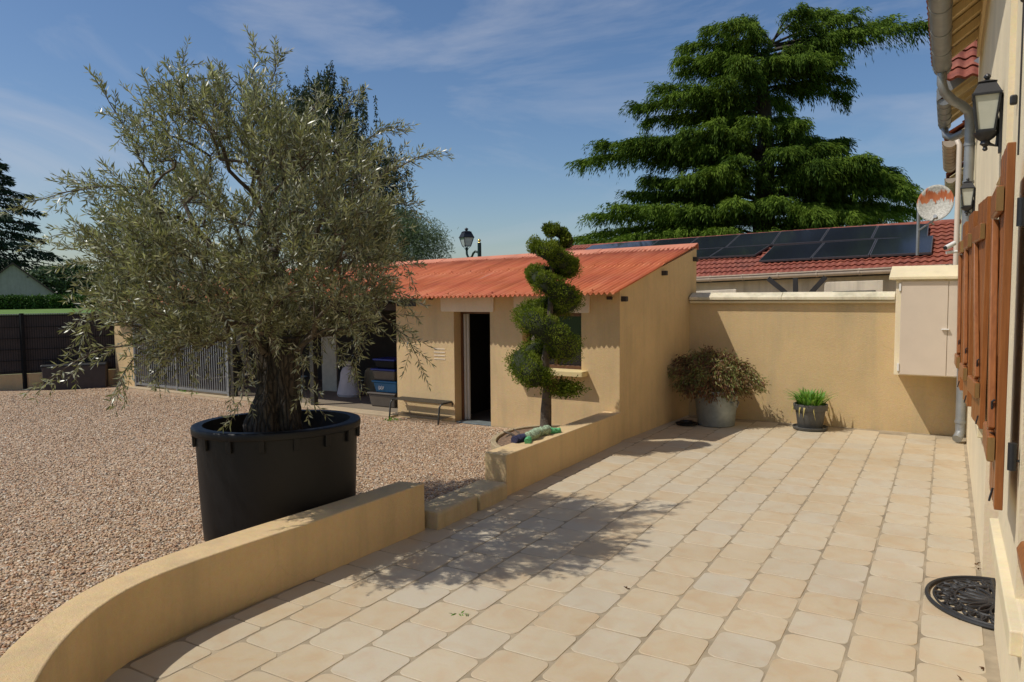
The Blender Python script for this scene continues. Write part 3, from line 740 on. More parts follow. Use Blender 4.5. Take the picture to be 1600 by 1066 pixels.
m = MB(); fbox(m, 13.02, 13.85, -.02, .35, -.1, 2.06); m.build('pillar', M['stucco'], shed)
for s_, nm in ((9.28, .10), (6.76, .11)):
    m = MB(); fbox(m, s_-nm/2, s_+nm/2, -.02, .09, .0, 2.05); m.build('post', M['darkmetal'], shed, bevel=.006)
m = MB(); fbox(m, S1+.001, 14.0, .0, .14, 2.0, 2.12); m.build('beam', M['darkbark'], shed)
m = MB(); fbox(m, S1+.001, 14.05, -.2, RD-.06, -.1, .055); m.build('floor_slab', M['concrete'], shed, bevel=.01)
m = MB(); fbox(m, S1+.02, 14.0, .12, RD-.07, .056, .06); m.build('floor', M['dark_floor'], shed)
# rounded concrete lintels
for s0, s1_, lz in ((2.31, 3.435, 2.25), (.51, 1.905, 2.29)):
    m = MB(); a = rounded(s0, s1_, 1.99, lz, .03)
    m.extr([fs(s_, -.03, z) for s_, z in a], (fnx[0]*.10, fnx[1]*.10, 0)); m.build('lintel', M['lintel'], shed, bevel=.006)
# door: frame in the reveal, leaf swung inside
m = MB(); fbox(m, D1-.04, D1-.002, .20, .27, .036, 1.99); fbox(m, D0+.002, D0+.03, .20, .27, .036, 1.99); fbox(m, D0+.03, D1-.04, .20, .27, 1.95, 1.99)
df = m.build('door_frame', M['wood_dark'], shed)
m = MB(); fbox(m, D1-.085, D1-.042, .23, .29, .04, 1.945); fbox(m, D1-.135, D1-.088, .26, .30, .04, 1.945); 
m.build('door', M['alu'], shed, bevel=.006)
m = MB(); fbox(m, D0, D1, .02, .3, -.05, .035); m.build('threshold', M['zincpale'], shed, bevel=.004)
m = MB(); fbox(m, D0-1.6, D1+1.2, .285, .29, -.1, .02); fbox(m, .3, S1-.13, .3, RD-.06, -.08, .0); m.build('floor', M['dark_floor'], shed)
# window with brown frame
m = MB(); q = .14
fbox(m, W0+.002, W0+.05, q, q+.06, 1.0, 1.99); fbox(m, W1-.05, W1-.002, q, q+.06, 1.0, 1.99); fbox(m, W0+.05, W1-.05, q, q+.06, 1.0, 1.13); fbox(m, W0+.05, W1-.05, q, q+.06, 1.93, 1.99)
fbox(m, W0+.51, W0+.57, q+.004, q+.056, 1.13, 1.93)
wf = m.build('window_frame', M['wood_dark'], shed, bevel=.006)
m = MB(); fbox(m, W0+.05, W1-.05, q+.03, q+.04, 1.13, 1.93); m.build('pane', M['darkglass'], wf)
m = MB(); fbox(m, W1-.16, W1-.10, q-.012, q-.002, 1.13, 1.93); m.build('curtain_edge', M['alu'], wf)
m = MB(); fbox(m, .545, 1.87, -.20, .12, .985, 1.075); m.build('sill', M['sillstone'], shed, bevel=.012)
# roof purlin ends and vent slot
for t_, z in ((.02, 2.33), (.50, 2.75), (.95, 3.03)):
    m = MB(); c_ = np.array(gp(t_, z, 0)); m.box(c_[0]-.03, c_[0]+.085, c_[1]-.03, c_[1]+.06, z-.16, z-.08); m.build('purlin_end', M['darkbark'], shed, bevel=.012)
m = MB(); fbox(m, 4.02, 4.47, -.012, .05, 2.08, 2.225); m.build('vent', M['iron'], shed)
for s_ in (.12, 3.62): m = MB(); fbox(m, s_, s_+.09, -.035, .02, 2.20, 2.25); m.build('hook', M['darkbark'], shed, bevel=.01)
m = MB()
for z in (1.13, 1.19, 1.25, 1.31): fbox(m, 3.37, 3.62, -.006, .004, z, z+.018)
m.build('air_grille', M['lintel'], shed)
# corrugated roof
per = .092; ns = 8; n = int(14.05/per); vs = []; fsx = []
rows = [(-.40, 0), (.6, 0), (1.60, .0), (1.605, .014), (2.5, .014), (3.33, .014)]
thick = .006
for j, (d_, lap) in enumerate(rows):
    for i in range(n*ns+1):
        s_ = -.11+per*i/ns; z = rz(d_)+.035+(.022*math.cos(2*math.pi*i/ns))-(.016+.0014*max(d_, 0))*max(s_, 0)
        sh = int((s_+.11)/.92); z += .004*((sh % 2))+lap+.006*noise.noise((s_*.9, d_*.9, 2)); 
        vs.append(fs(s_, d_+.012*math.sin(sh*5.1) if j == 0 else d_, z))
w_ = n*ns+1
for j in range(len(rows)-1):
    for i in range(n*ns): a = j*w_+i; fsx.append((a, a+w_, a+w_+1, a+1))
m = MB(); m.add(vs, fsx)
for i in range(0, n, 5):
    for d_ in (-.25, 1.72, 3.0):
        p_ = fs(-.11+per*i, d_, rz(d_)+.035+.022+(.014 if d_ > 1.6 else 0)-(.016+.0014*max(d_, 0))*max(-.11+per*i, 0)); m.lathe(p_, [(.016, .0), (.012, .014), (.001, .018)], 6, close=False)
o = m.build('roof', M['rooforange'], shed, True, angle=180)
md = o.modifiers.new('thickness', 'SOLIDIFY'); md.thickness = .007; md.offset = -1
m = MB(); a = [(3.02, rz(3.02)+.045), (3.36, rz(3.36)+.075), (3.40, rz(3.36)+.05), (3.40, rz(3.36)-.04)]
for s0, s1_ in zip(np.arange(-.115, 13.8, 2.0), np.arange(-.115, 13.8, 2.0)+1.99):
    b_ = [(d_, z+.003*(int(s0) % 3)-.0207*max(s0, 0)+.014) for d_, z in a]; t2 = .012
    m.extr([fs(s0, d_, z) for d_, z in b_]+[fs(s0, d_-.004, z-t2) for d_, z in b_[::-1]], tuple(fdx*(s1_-s0))+(-.0207*(s1_-s0),))
m.build('ridge_cap', mat_basic('ridge_sheet', (.60, .22, .12), .6, .15, 3), shed)
m = MB(); fbox(m, -.06, .35, RD+.02, RD+.09, -.1, 3.13)
m.build('back_edge', M['zincpale'], shed)

# gate in the left bay
gt = thing('metal_gate', 'grey metal gate of thin vertical bars closing the left bay of the shed', 'gate', fs(11.2, 0, .06))
m = MB(); 
for s_ in (9.42, 11.3, 13.0): fbox(m, s_-.03, s_+.03, -.03, .02, .06, 1.65)
fbox(m, 9.39, 13.03, -.025, .015, .10, .15); fbox(m, 9.39, 13.03, -.025, .015, 1.58, 1.63); m.build('frame', M['zinc'], gt)
m = MB()
for i in range(44):
    s_ = 9.50+i*.0805
    if abs(s_-11.3) > .04: fbox(m, s_-.011, s_+.011, -.014, .006, .15, 1.58)
o = m.build('bars', M['zinc'], gt)
# ---------------- things stored in the shed (on the slab) and the bench
def slabp(x, y, z=.06): return atz(x, y, z)
c_ = slabp(534, 621); t = thing('sack', 'full white sack tied at the top on the shed floor', 'sack', c_)
m = MB(); pr = [(.01,0),(.27,.0),(.30,.05),(.27,.18),(.235,.36),(.21,.52),(.15,.62),(.055,.67),(.07,.72),(.10,.76),(.005,.75)]
m.lathe((c_[0], c_[1]+.25, c_[2]), pr, 28, sy=.8)
m.v = [(x+.02*noise.noise((x*6, y*6, z*6)), y+.02*noise.noise((x*5, y*5, z*5+9)), z) for x, y, z in m.v]
m.build('bag', M['sack'], t, True); m = MB(); m.lathe((c_[0], c_[1]+.25, c_[2]+.66), [(.05,-.015),(.068,-.01),(.068,.015),(.05,.02)], 16); m.build('tie', M['iron'], t, True)
c_ = slabp(558, 619); m = MB(); m.lathe((c_[0]+.05, c_[1]+.45, c_[2]), [(.01,0),(.2,0),(.22,.1),(.20,.35),(.19,.52),(.12,.58),(.005,.58)], 24, sy=.7)
m.v = [(x+.03*noise.noise((x*5, y*5, z*5)), y, z) for x, y, z in m.v]
tag(m.build('sack', M['sackb'], None, True), 'beige paper sack standing right of the white sack', 'sack')
c_ = slabp(516, 612); m = MB(); m.box(c_[0]-.3, c_[0]+.16, c_[1]+.05, c_[1]+.11, .06, 1.35); tag(m.build('board', M['lightboard'], None, False, .01), 'tall pale board leaning behind the white sack in the shed', 'board')
c_ = slabp(469, 608); t = thing('bucket', 'pale grey bucket left of the white sack in the dark shed', 'bucket', c_)
m = MB(); m.lathe((c_[0], c_[1], c_[2]), [(.13,0),(.17,.28),(.18,.28),(.18,.30),(.165,.30),(.13,.02),(.001,.02)], 24, close=False); m.build('body', M['zincpale'], t, True)
m = MB(); m.tube([(c_[0]+.175*math.cos(a), c_[1], c_[2]+.29-.13*math.sin(a)) for a in np.linspace(0, math.pi, 12)], .005, 6); m.build('handle', M['iron'], t, True)
def storage(name, px0, px1, ybase, w_, d_, h, mat, lidmat, lab, z0, off=0, lidh=.035, mark=False):
    c_ = slabp((px0+px1)/2, 637); x0 = c_[0]-w_/2+off; y0 = c_[1]+.02
    t = thing('storage_box', lab, 'storage box', (c_[0]+off, y0+d_/2, z0), 'plastic boxes stacked at the shed corner')
    m = MB(); i = .04
    m.hexa([(x0+i,y0+i,z0),(x0+w_-i,y0+i,z0),(x0+w_-i,y0+d_-i,z0),(x0+i,y0+d_-i,z0)], [(x0,y0,z0+h),(x0+w_,y0,z0+h),(x0+w_,y0+d_,z0+h),(x0,y0+d_,z0+h)])
    m.build('body', mat, t, False, .025, 3)
    m = MB(); m.box(x0-.02, x0+w_+.02, y0-.02, y0+d_+.02, z0+h+.002, z0+h+.002+lidh); m.build('lid', lidmat, t, False, .012, 2)
    if mark:
        m = MB()
        for k_ in range(3): m.tube([(x0+w_*.22+.02*j, y0+.012-.003*k_, z0+h*(.60-.12*k_)+.012*math.sin(j*1.9+k_)) for j in range(8)], .006, 5)
        m.build('lettering', M['white'], t, True)
    return z0+h+.004+lidh
z = storage('b', 568, 622, 637, .68, .5, .25, M['greybox'], M['greybox'], 'smoky grey plastic box at the bottom of the stack', .062)
z = storage('b', 575, 622, 613, .60, .45, .20, M['bluebox'], M['bluebox'], 'bright blue plastic box in the middle of the stack', z, .03, mark=True)
z = storage('b', 573, 620, 597, .58, .45, .20, M['greybox'], M['bluelid'], 'grey plastic box with a dark blue lid on top of the blue box', z, .03)
z = storage('b', 573, 620, 597, .52, .42, .16, M['fencepost'], M['bluelid'], 'dark plastic box with a blue lid at the very top of the stack', z, .06)
for q, lab in (((250, 607), 'small green weed at the slab edge nearest the gate hinge'), ((288, 613), 'small green weed at the slab edge below the middle of the gate'), ((304, 616), 'small green weed at the slab edge by the right end of the gate'), ((612, 656), 'small green weed beside the bench leg')):
    c_ = atz(*q, .04); n = 60; u_ = rng.normal(size=(n, 3))*np.array([1, 1, .4])+np.array([0, 0, .5])
    t = thing('weed', lab, 'weed', c_, 'weeds along the shed slab'); leaves('foliage', c_+rng.normal(size=(n, 3))*np.array([.07, .04, .012]), u_, rng.uniform(.03, .08, n), rng.uniform(.012, .025, n), rng.random(n), M['lily'], t)
# bench rack
bn = thing('boot_bench', 'low grey slatted metal bench on the gravel by the shed doorway', 'bench', (-8.2, 10.35, .03))
B0 = atz(607, 655, .03); B1 = atz(686, 664, .03); bd = unit((B1-B0)*np.array([1, 1, 0])); bp = np.array([-bd[1], bd[0], 0]); bl = float(np.linalg.norm(B1-B0))
def bpnt(u, v_, z): return B0+bd*u+bp*v_+np.array([0, 0, z])
for u in (0.02, bl-.02):
    m = MB(); m.tube([bpnt(u, .0, .0), bpnt(u+.02, .02, .30), bpnt(u+.03, .05, .345), bpnt(u+.03, .09, .355), bpnt(u+.03, .33, .355), bpnt(u+.03, .37, .345), bpnt(u+.02, .40, .30), bpnt(u, .42, .0)], .016, 10); m.build('leg', M['darkmetal'], bn, True)
m = MB()
for k_ in range(5): m.bar(bpnt(0, .06+.075*k_, .368), bpnt(bl, .06+.075*k_, .368), .045, .008)
m.build('seat', M['darkmetal'], bn)
m = MB()
for k_ in range(5): m.bar(bpnt(0, .04+.08*k_, .085), bpnt(bl, .04+.08*k_, .085), .03, .008)
m.build('shelf', M['darkmetal'], bn)
c_ = bpnt(.12, .55, .03); t = thing('bottle', 'clear plastic bottle with blue liquid behind the bench', 'bottle', c_)
m = MB(); m.lathe(c_, [(.08,0),(.09,.02),(.09,.24),(.05,.31),(.03,.33),(.03,.36)], 18); m.build('body', M['bluebox'], t, True)
m = MB(); m.lathe(c_+np.array([0,0,.361]), [(.034,0),(.034,.10),(.02,.13)], 14); m.build('cap', M['white'], t, True)

# ------------------------------------------------------------------ spiral topiary
tb = np.array([-4.97, 9.40, .20]); tr = thing('spiral_topiary', 'green conifer clipped into a spiral in the flower bed', 'topiary tree', tb)
def tsp(x, y): return atpl(x, y, tb, (ray(853, 500)*np.array([1, 1, 0])))
trk = [(853, 676), (852, 640), (856, 600), (853, 560), (858, 520), (861, 480), (862, 440), (862, 400), (862, 372)]
pts = [tsp(*p) for p in trk]; m = MB(); m.tube(pts, [.095, .078, .065, .055, .05, .042, .035, .025, .015], 14)
m.v = [(x+.03*noise.noise((x*8, y*8, z*4)), y+.03*noise.noise((x*8, y*8, z*4+5)), z) for x, y, z in m.v]
m.build('trunk', M['bark2'], tr, True)
vd = unit(ray(853, 500)*np.array([1, 1, 0])); vr = np.array([vd[1], -vd[0], 0])
# helix key points: (x px, y px, depth metres towards viewer -, pad radius)
keys = [(852, 356, 0, .10), (880, 366, .0, .14), (892, 378, .18, .13), (862, 388, .32, .13), (838, 388, .05, .14), (850, 394, -.26, .17), (884, 412, -.15, .19), (893, 422, .14, .18), (860, 425, .38, .17), (832, 428, .08, .16), (850, 442, -.32, .20), (882, 462, -.2, .25), (890, 474, .18, .24), (855, 480, .48, .2), (822, 492, .12, .20), (832, 502, -.36, .24), (868, 522, -.38, .25), (888, 545, .05, .25), (855, 548, .5, .22), (812, 566, .15, .24), (826, 578, -.38, .25), (852, 592, -.3, .19)]
K = np.array([np.r_[tsp(x, y)+vd*dp*.8, r_*(.76+.20*min(1, max(0, (y-430)/110)))] for x, y, dp, r_ in keys]); tt = np.arange(len(K)); s_ = np.linspace(0, len(K)-1, 300)
H = np.stack([np.interp(s_, tt, K[:, k_]) for k_ in range(4)], 1)
for _ in range(6): H[1:-1] = .25*H[:-2]+.5*H[1:-1]+.25*H[2:]
n = 80000; idx = rng.integers(0, 300, n); dirs = unit(rng.normal(size=(n, 3))); shell = rng.uniform(.70, 1.0, n)
P = H[idx, :3]+dirs*(H[idx, 3]*shell)[:, None]*np.array([1, 1, .86])
lum = np.array([noise.noise(Vector(p*5.5))+.5*noise.noise(Vector(p*14)) for p in P]); P += dirs*(lum*.115)[:, None]
leaves('foliage', P, dirs*.8+np.array([0, 0, .45])+rng.normal(size=(n, 3))*.5, rng.uniform(.02, .042, n), rng.uniform(.009, .016, n), np.clip(.45+lum*.5+rng.normal(size=n)*.2, 0, 1), M['topiary'], tr)
m = MB(); m.tube(H[::6, :3], list(H[::6, 3]*.72), 10); m.build('dark_core', mat_basic('core_shade', (.02, .026, .008), .95), tr, True)  # solid dark core, shade inside the coils put into its colour
b0 = tsp(858, 612); tip = tsp(886, 612); m = MB(); m.tube([b0-np.array([0,0,.02]), b0+vr*.12, tip+np.array([0,0,-.08]), tip+vr*.08], [.03, .025, .015, .008], 8); m.build('branch', M['bark2'], tr, True)
n = 2600; P = np.array([tsp(882, 607)])+rng.normal(size=(n, 3))*np.array([.12, .12, .055]); leaves('low_foliage', P, rng.normal(size=(n, 3))+np.array([0,0,.4]), .04, .02, rng.random(n), M['topiary'], tr)
n = 700; P = np.array([tsp(866, 602)])+rng.normal(size=(n, 3))*np.array([.08, .08, .05]); leaves('dry_foliage', P, rng.normal(size=(n, 3)), .04, .016, rng.random(n), M['topiary_dry'], tr)

# ------------------------------------------------------------------ garden wall at the back with coping, pots
bw = thing('boundary_wall', 'ochre garden wall with pale coping closing the terrace at the back', 'wall', (-2, 13.6, 0))
MB().box(-4.14, .30, 13.55, 13.80, -.1, 2.15).build('wall', M['stucco_wall'], bw)
m = MB(); x0, x1 = -4.118, -.74
m.extr([(x0,13.45,2.152),(x0,13.45,2.205),(x0,13.62,2.285),(x0,13.74,2.285),(x0,13.9,2.205),(x0,13.9,2.152)][::-1], (1.62, 0, 0))
m.extr([(x0+1.625,13.448,2.152),(x0+1.625,13.448,2.206),(x0+1.625,13.62,2.288),(x0+1.625,13.74,2.288),(x0+1.625,13.9,2.206),(x0+1.625,13.9,2.152)][::-1], (x1-x0-1.625, 0, 0))
m.build('coping', M['coping'], bw, bevel=.008)
m = MB(); m.tube([(-4.12, 13.505, 2.115), (-.74, 13.505, 2.125)], .026, 12); m.build('conduit', M['cream'], bw, True)
cb = thing('meter_cabinet', 'pale wall cabinet with a closed door and sloped top beside the house', 'cabinet', (-.25, 13.3, .98))
CF = 13.02
MB().box(-.705, .298, CF, 13.548, .985, 2.47).build('body', M['stucco_house'], cb, bevel=.006)
m = MB(); m.extr([(-.80,CF-.07,2.472),(-.80,CF-.07,2.52),(-.80,13.60,2.70),(-.80,13.60,2.472)][::-1], (1.098, 0, 0)); m.build('top', M['cream'], cb, bevel=.008)
m = MB(); m.box(-.632, .0, CF-.022, CF-.002, 1.0, 2.445); d_ = m.build('door', M['cream2'], cb, bevel=.004)
m = MB(); m.box(-.075, .025, CF-.062, CF-.024, 1.705, 1.722); m.build('handle', M['white'], d_, bevel=.003)
for z in (1.05, 2.30): m = MB(); m.box(-.66, -.634, CF-.035, CF-.002, z, z+.12); m.build('hinge', M['white'], d_)
MB().box(.008, .296, CF-.02, CF-.002, 1.0, 2.445).build('fixed_panel', M['cream2'], cb, bevel=.004)

tub = thing('zinc_tub', 'round galvanised tub holding the red maple in the terrace corner', 'tub', (-3.42, 12.78, 0)); tcx = (-3.42, 12.78)
m = MB(); m.lathe((*tcx, .002), [(.30,0),(.312,.01),(.315,.03),(.36,.50),(.368,.58),(.385,.59),(.39,.605),(.385,.62),(.36,.60),(.35,.54)], 44, close=False); m.build('body', M['zincpale'], tub, True)
for a in (-.35, 2.8):
    u = np.array([math.cos(a), math.sin(a), 0]); p_ = np.array([-u[1], u[0], 0]); c_ = np.array([*tcx, .45])
    m = MB(); m.tube([c_+u*.35+p_*.08, c_+u*.40+p_*.075-np.array([0,0,.02]), c_+u*.41-np.array([0,0,.10]), c_+u*.40-p_*.075-np.array([0,0,.02]), c_+u*.35-p_*.08], .011, 8); m.build('handle', M['zinc'], tub, True)
m = MB(); m.lathe((*tcx, .52), [(.35,0),(.2,.03),(.001,.04)], 30, close=False); m.build('soil', M['soil'], tub, True)
mp_ = thing('maple_shrub', 'weeping red leaved maple shrub growing in the galvanised tub', 'shrub', (*tcx, .55))
stems = []; P = []; D = []; Rn = []
msh = [(1046,578,.0),(1060,600,-.1),(1075,610,-.3),(1058,560,.2),(1085,550,.0),(1105,545,.1),(1130,552,.1),(1150,562,.0),(1170,572,.1),(1182,588,0),(1193,604,0),(1175,600,-.2),(1150,595,-.35),(1130,605,-.4),(1110,615,-.42),(1095,600,-.4),(1120,570,-.3),(1145,575,-.25),(1090,570,-.25),(1070,575,.2),(1160,580,.25),(1110,560,-.1),(1062,605,.05),(1140,615,-.38),(1120,590,-.42),(1165,610,-.15),(1100,580,-.4)]
c0 = np.array([*tcx, .55]); mv = unit(ray(1120, 600)*np.array([1, 1, 0]))
m = MB()
for x, y, dp in msh:
    e = atpl(x, y, c0, mv)+mv*dp; e = c0+(e-c0)*.92; mid = c0+(e-c0)*.5+np.array([0, 0, .30+.1*random.random()]); st = c0+np.array([random.uniform(-.05, .05), random.uniform(-.05, .05), 0])
    cur = [st*(1-q)**2+2*mid*q*(1-q)+e*q*q for q in np.linspace(0, 1, 9)]; m.tube(cur, list(np.linspace(.014, .003, 9)), 5)
    for q in np.linspace(.38, 1, 13):
        c_ = st*(1-q)**2+2*mid*q*(1-q)+e*q*q; k_ = int(64*(.6+.6*q))
        pp_ = c_+rng.normal(size=(k_, 3))*np.array([.07, .07, .05]); P.append(pp_)
        D.append(np.array([0, 0, -1.0])+(pp_-c0)*.9+rng.normal(size=(k_, 3))*.55); Rn.append(np.clip(.45+.3*random.gauss(0, 1)+rng.normal(size=k_)*.2, 0, 1))
m.build('stems', M['darkbark'], mp_, True); P = np.concatenate(P); D = np.concatenate(D); Rn = np.concatenate(Rn); print('maple', len(P))
leaves('foliage', P, D, rng.uniform(.05, .085, len(P)), rng.uniform(.012, .024, len(P)), Rn, M['maple'], mp_)
m = MB(); m.lathe((-3.86, 12.52, .003), [(.001,.0),(.17,.0),(.19,.035),(.18,.035),(.16,.012),(.001,.012)], 30, close=False); m.lathe((-3.86, 12.52, .018), [(.001,.0),(.10,.0),(.12,.05),(.11,.05),(.09,.02),(.001,.015)], 24, close=False)
tag(m.build('saucer', M['rubber'], None, True), 'flat black saucer on the tiles left of the galvanised tub', 'saucer')
gpt = thing('flower_pot', 'dark grey plastic pot on a saucer against the ochre wall', 'flower pot', (-1.93, 13.08, 0)); gc = (-1.93, 13.08)
m = MB(); m.lathe((*gc, .03), [(.001,0),(.185,0),(.195,.012),(.235,.30),(.262,.302),(.268,.31),(.272,.40),(.262,.405),(.25,.40),(.24,.33)], 40, close=False); m.build('body', M['greypot'], gpt, True, angle=50)
m = MB(); m.lathe((*gc, .002), [(.001,0),(.23,.0),(.27,.012),(.283,.05),(.275,.055),(.255,.02),(.001,.018)], 40, close=False); m.build('saucer', M['greypot'], gpt, True, angle=50)
m = MB(); m.lathe((*gc, .37), [(.243,0),(.001,.02)], 30, close=False); m.build('soil', M['soil'], gpt, True)
lp = thing('lily_plant', 'bright green strappy leaved plant growing in the grey pot', 'plant', (*gc, .38))
m = MB(); rn_ = []
for i in range(190):
    a = random.uniform(0, 6.283); r0 = random.uniform(0, .2); u = np.array([math.cos(a), math.sin(a), 0]); a2 = a+random.gauss(0, .5); u2 = np.array([math.cos(a2), math.sin(a2), 0])
    h = random.uniform(.16, .32); out = random.uniform(.06, .30)
    dead = i > 180
    b_ = np.array([*gc, .38])+u*r0
    if dead: b_ = np.array([*gc, .38])+u*.235; p1 = b_+u2*.06+np.array([0, 0, .07]); p2 = b_+u*.07+np.array([0, 0, -.12-.08*random.random()])
    else: p1 = b_+u2*out*.35+np.array([0, 0, h*.8]); p2 = b_+u2*out+np.array([0, 0, h*random.uniform(.65, 1.05)])
    sd_ = np.cross(u2, (0, 0, 1)); w_ = random.uniform(.013, .021); tv = []
    for q in np.linspace(0, 1, 6):
        c_ = b_*(1-q)**2+2*p1*q*(1-q)+p2*q*q; ww = w_*(1-q**2.5)+.0008; tv += [c_-sd_*ww, c_+sd_*ww+np.array([0, 0, .003])]
    m.add(tv, [(2*k_, 2*k_+1, 2*k_+3, 2*k_+2) for k_ in range(5)]); rn_ += [1.0 if dead else min(.9, random.random())]*5
o = m.build('foliage', M['lily'], lp, True, angle=180); at = o.data.attributes.new('rnd', 'FLOAT', 'FACE'); at.data.foreach_set('value', rn_)

# ------------------------------------------------------------------ house on the right
hs = thing('house', 'cream house on the right with brown wooden shutters and a zinc gutter', 'house', (2, 8, 0))
HX = .30
m = MB(); X1 = .62
def hole_wall(y0, y1, z0, z1, x0=HX): m.box(x0, X1, y0, y1, z0, z1)
hole_wall(6.99, 7.75, -.1, 6.02); hole_wall(7.75, 8.28, -.1, 1.1); hole_wall(7.75, 8.28, 3.1, 6.02); hole_wall(8.28, 10.25, -.1, 6.02)
hole_wall(10.25, 11.2, -.1, 1.1); hole_wall(10.25, 11.2, 3.1, 6.02); hole_wall(11.2, 13.32, -.1, 6.02)
hole_wall(5.92, 6.99, 3.15, 6.02)
hole_wall(4.42, 5.92, -.1, 6.02, .335); hole_wall(2.6, 4.42, -.1, .78, .335); hole_wall(2.6, 4.42, 3.1, 6.02, .335); hole_wall(-3, 2.6, -.1, 6.02, .335)
m.box(X1, 8, 13.0, 13.32, -.1, 6.02); m.box(X1, 8, -3, -2.7, -.1, 6.02)
m.build('wall', M['stucco_house'], hs)
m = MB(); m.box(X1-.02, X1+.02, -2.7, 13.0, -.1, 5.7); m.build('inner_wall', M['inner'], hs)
m = MB(); m.box(.54, .60, 5.96, 6.95, .02, 3.12); d_ = m.build('door', M['wood'], hs, bevel=.006)
m = MB(); m.tube([(.50, 6.05, 1.05), (.50, 6.17, 1.05)], .012, 8); m.tube([(.54, 6.05, 1.05), (.50, 6.05, 1.05)], .01, 8); m.build('handle', M['iron'], d_, True)
MB().box(.415, .62, 5.925, 6.985, -.1, .03).build('threshold', M['cream'], hs, bevel=.008)
m = MB(); m.hexa([(.285,4.0,.655),(.285,5.94,.655),(.60,5.94,.655),(.60,4.0,.655)], [(.285,4.0,.775),(.285,5.94,.775),(.60,5.94,.80),(.60,4.0,.80)])
m.build('sill', M['cream'], hs, bevel=.008)
def win(y0, y1, x, z0=1.1, z1=3.1):
    m = MB(); 
    m.box(x, x+.06, y0+.002, y0+.08, z0, z1); m.box(x, x+.06, y1-.08, y1-.002, z0, z1); m.box(x, x+.06, y0+.08, y1-.08, z0, z0+.1); m.box(x, x+.06, y0+.08, y1-.08, z1-.1, z1); m.box(x-.012, x+.05, (y0+y1)/2-.05, (y0+y1)/2+.05, z0+.1, z1-.1)
    w_ = m.build('window', M['wood'], hs, bevel=.008)
    MB().box(x+.02, x+.03, y0+.08, y1-.08, z0+.1, z1-.1).build('pane', M['darkglass'], w_); return w_
win(7.75, 8.28, .46); win(10.25, 11.2, .46); wn = win(2.6, 4.42, .42, .805, 3.1)
m = MB(); m.extr([(.335,3.2,.98),(.325,3.2,1.06),(.345,3.2,1.10),(.40,3.2,1.10),(.40,3.2,.98)][::-1], (0, 1.16, 0)); m.build('ledge', M['wood'], wn, bevel=.008)
for y0, y1 in ((7.72, 8.31), (10.2, 11.25)):
    m = MB(); m.box(.255, .5, y0, y1, 1.01, 1.098); m.build('sill', M['cream'], hs, bevel=.008)
def shutter(yn, yf, xn, xf, lab, z0=1.2, z1=3.07):
    a = np.array([xn, yn, 0]); b_ = np.array([xf, yf, 0]); d = unit(b_-a); nrm_ = np.array([-d[1], d[0], 0]); L = np.linalg.norm(b_-a)
    if nrm_[0] > 0: nrm_ = -nrm_
    def q(u, v_, z): return a+d*u+nrm_*v_+np.array([0, 0, z])
    def bx(m, u0, u1, v0, v1, za, zb): m.hexa([q(u0,v0,za),q(u1,v0,za),q(u1,v1,za),q(u0,v1,za)], [q(u0,v0,zb),q(u1,v0,zb),q(u1,v1,zb),q(u0,v1,zb)])
    t = MB(); k_ = int(round(L/.105)); w_ = L/k_
    for i in range(k_): bx(t, i*w_+.002, (i+1)*w_-.002, 0, .038 if i % 2 == 0 else .036, z0, z1)
    r = t.build('shutter', M['wood'], hs, bevel=.004); r['label'] = lab
    for za in (z0+.24, z1-.34):
        t = MB(); bx(t, .035, L-.03, .040, .078, za, za+.135); bt = t.build('batten', M['wood'], r, bevel=.012)
        t = MB(); bx(t, .0335, .0348, .043, .075, za+.006, za+.129); t.build('batten_end', M['woodend'], bt)
    t = MB(); t.bar(q(.12, .058, z0+.40), q(L-.12, .058, z1-.36), .10, .034, nrm_); t.build('brace', M['wood'], r, bevel=.006)
    t = MB(); t.tube([q(.10, .046, z0+.56), q(.10, .058, z0+.55), q(.115, .058, z0+.44), q(.12, .05, z0+.43)], .006, 7); t.build('latch', M['iron'], r, True); t = MB()
    t.tube([q(.06, .044, z0+.10), q(.06, .058, z0+.03)], .006, 6); t.build('stay', M['iron'], r, True)
    for za in (z0+.22, z1-.42): t = MB(); t.tube([q(-.02, -.03, za), q(-.02, -.03, za+.14)], .02, 10); t.bar(q(-.02, -.03, za+.05), q(-.02, -.10, za+.05), .012); t.build('hinge', M['iron'], r, True)
shutter(4.50, 5.08, .272, .272, 'brown wooden shutter nearest the camera above the long sill')
shutter(7.05, 7.70, .285, .240, 'brown wooden shutter just past the doorway')
shutter(8.33, 8.93, .223, .195, 'brown wooden shutter beyond the narrow window')
shutter(9.60, 10.20, .178, .16, 'brown wooden shutter farthest along the wall')
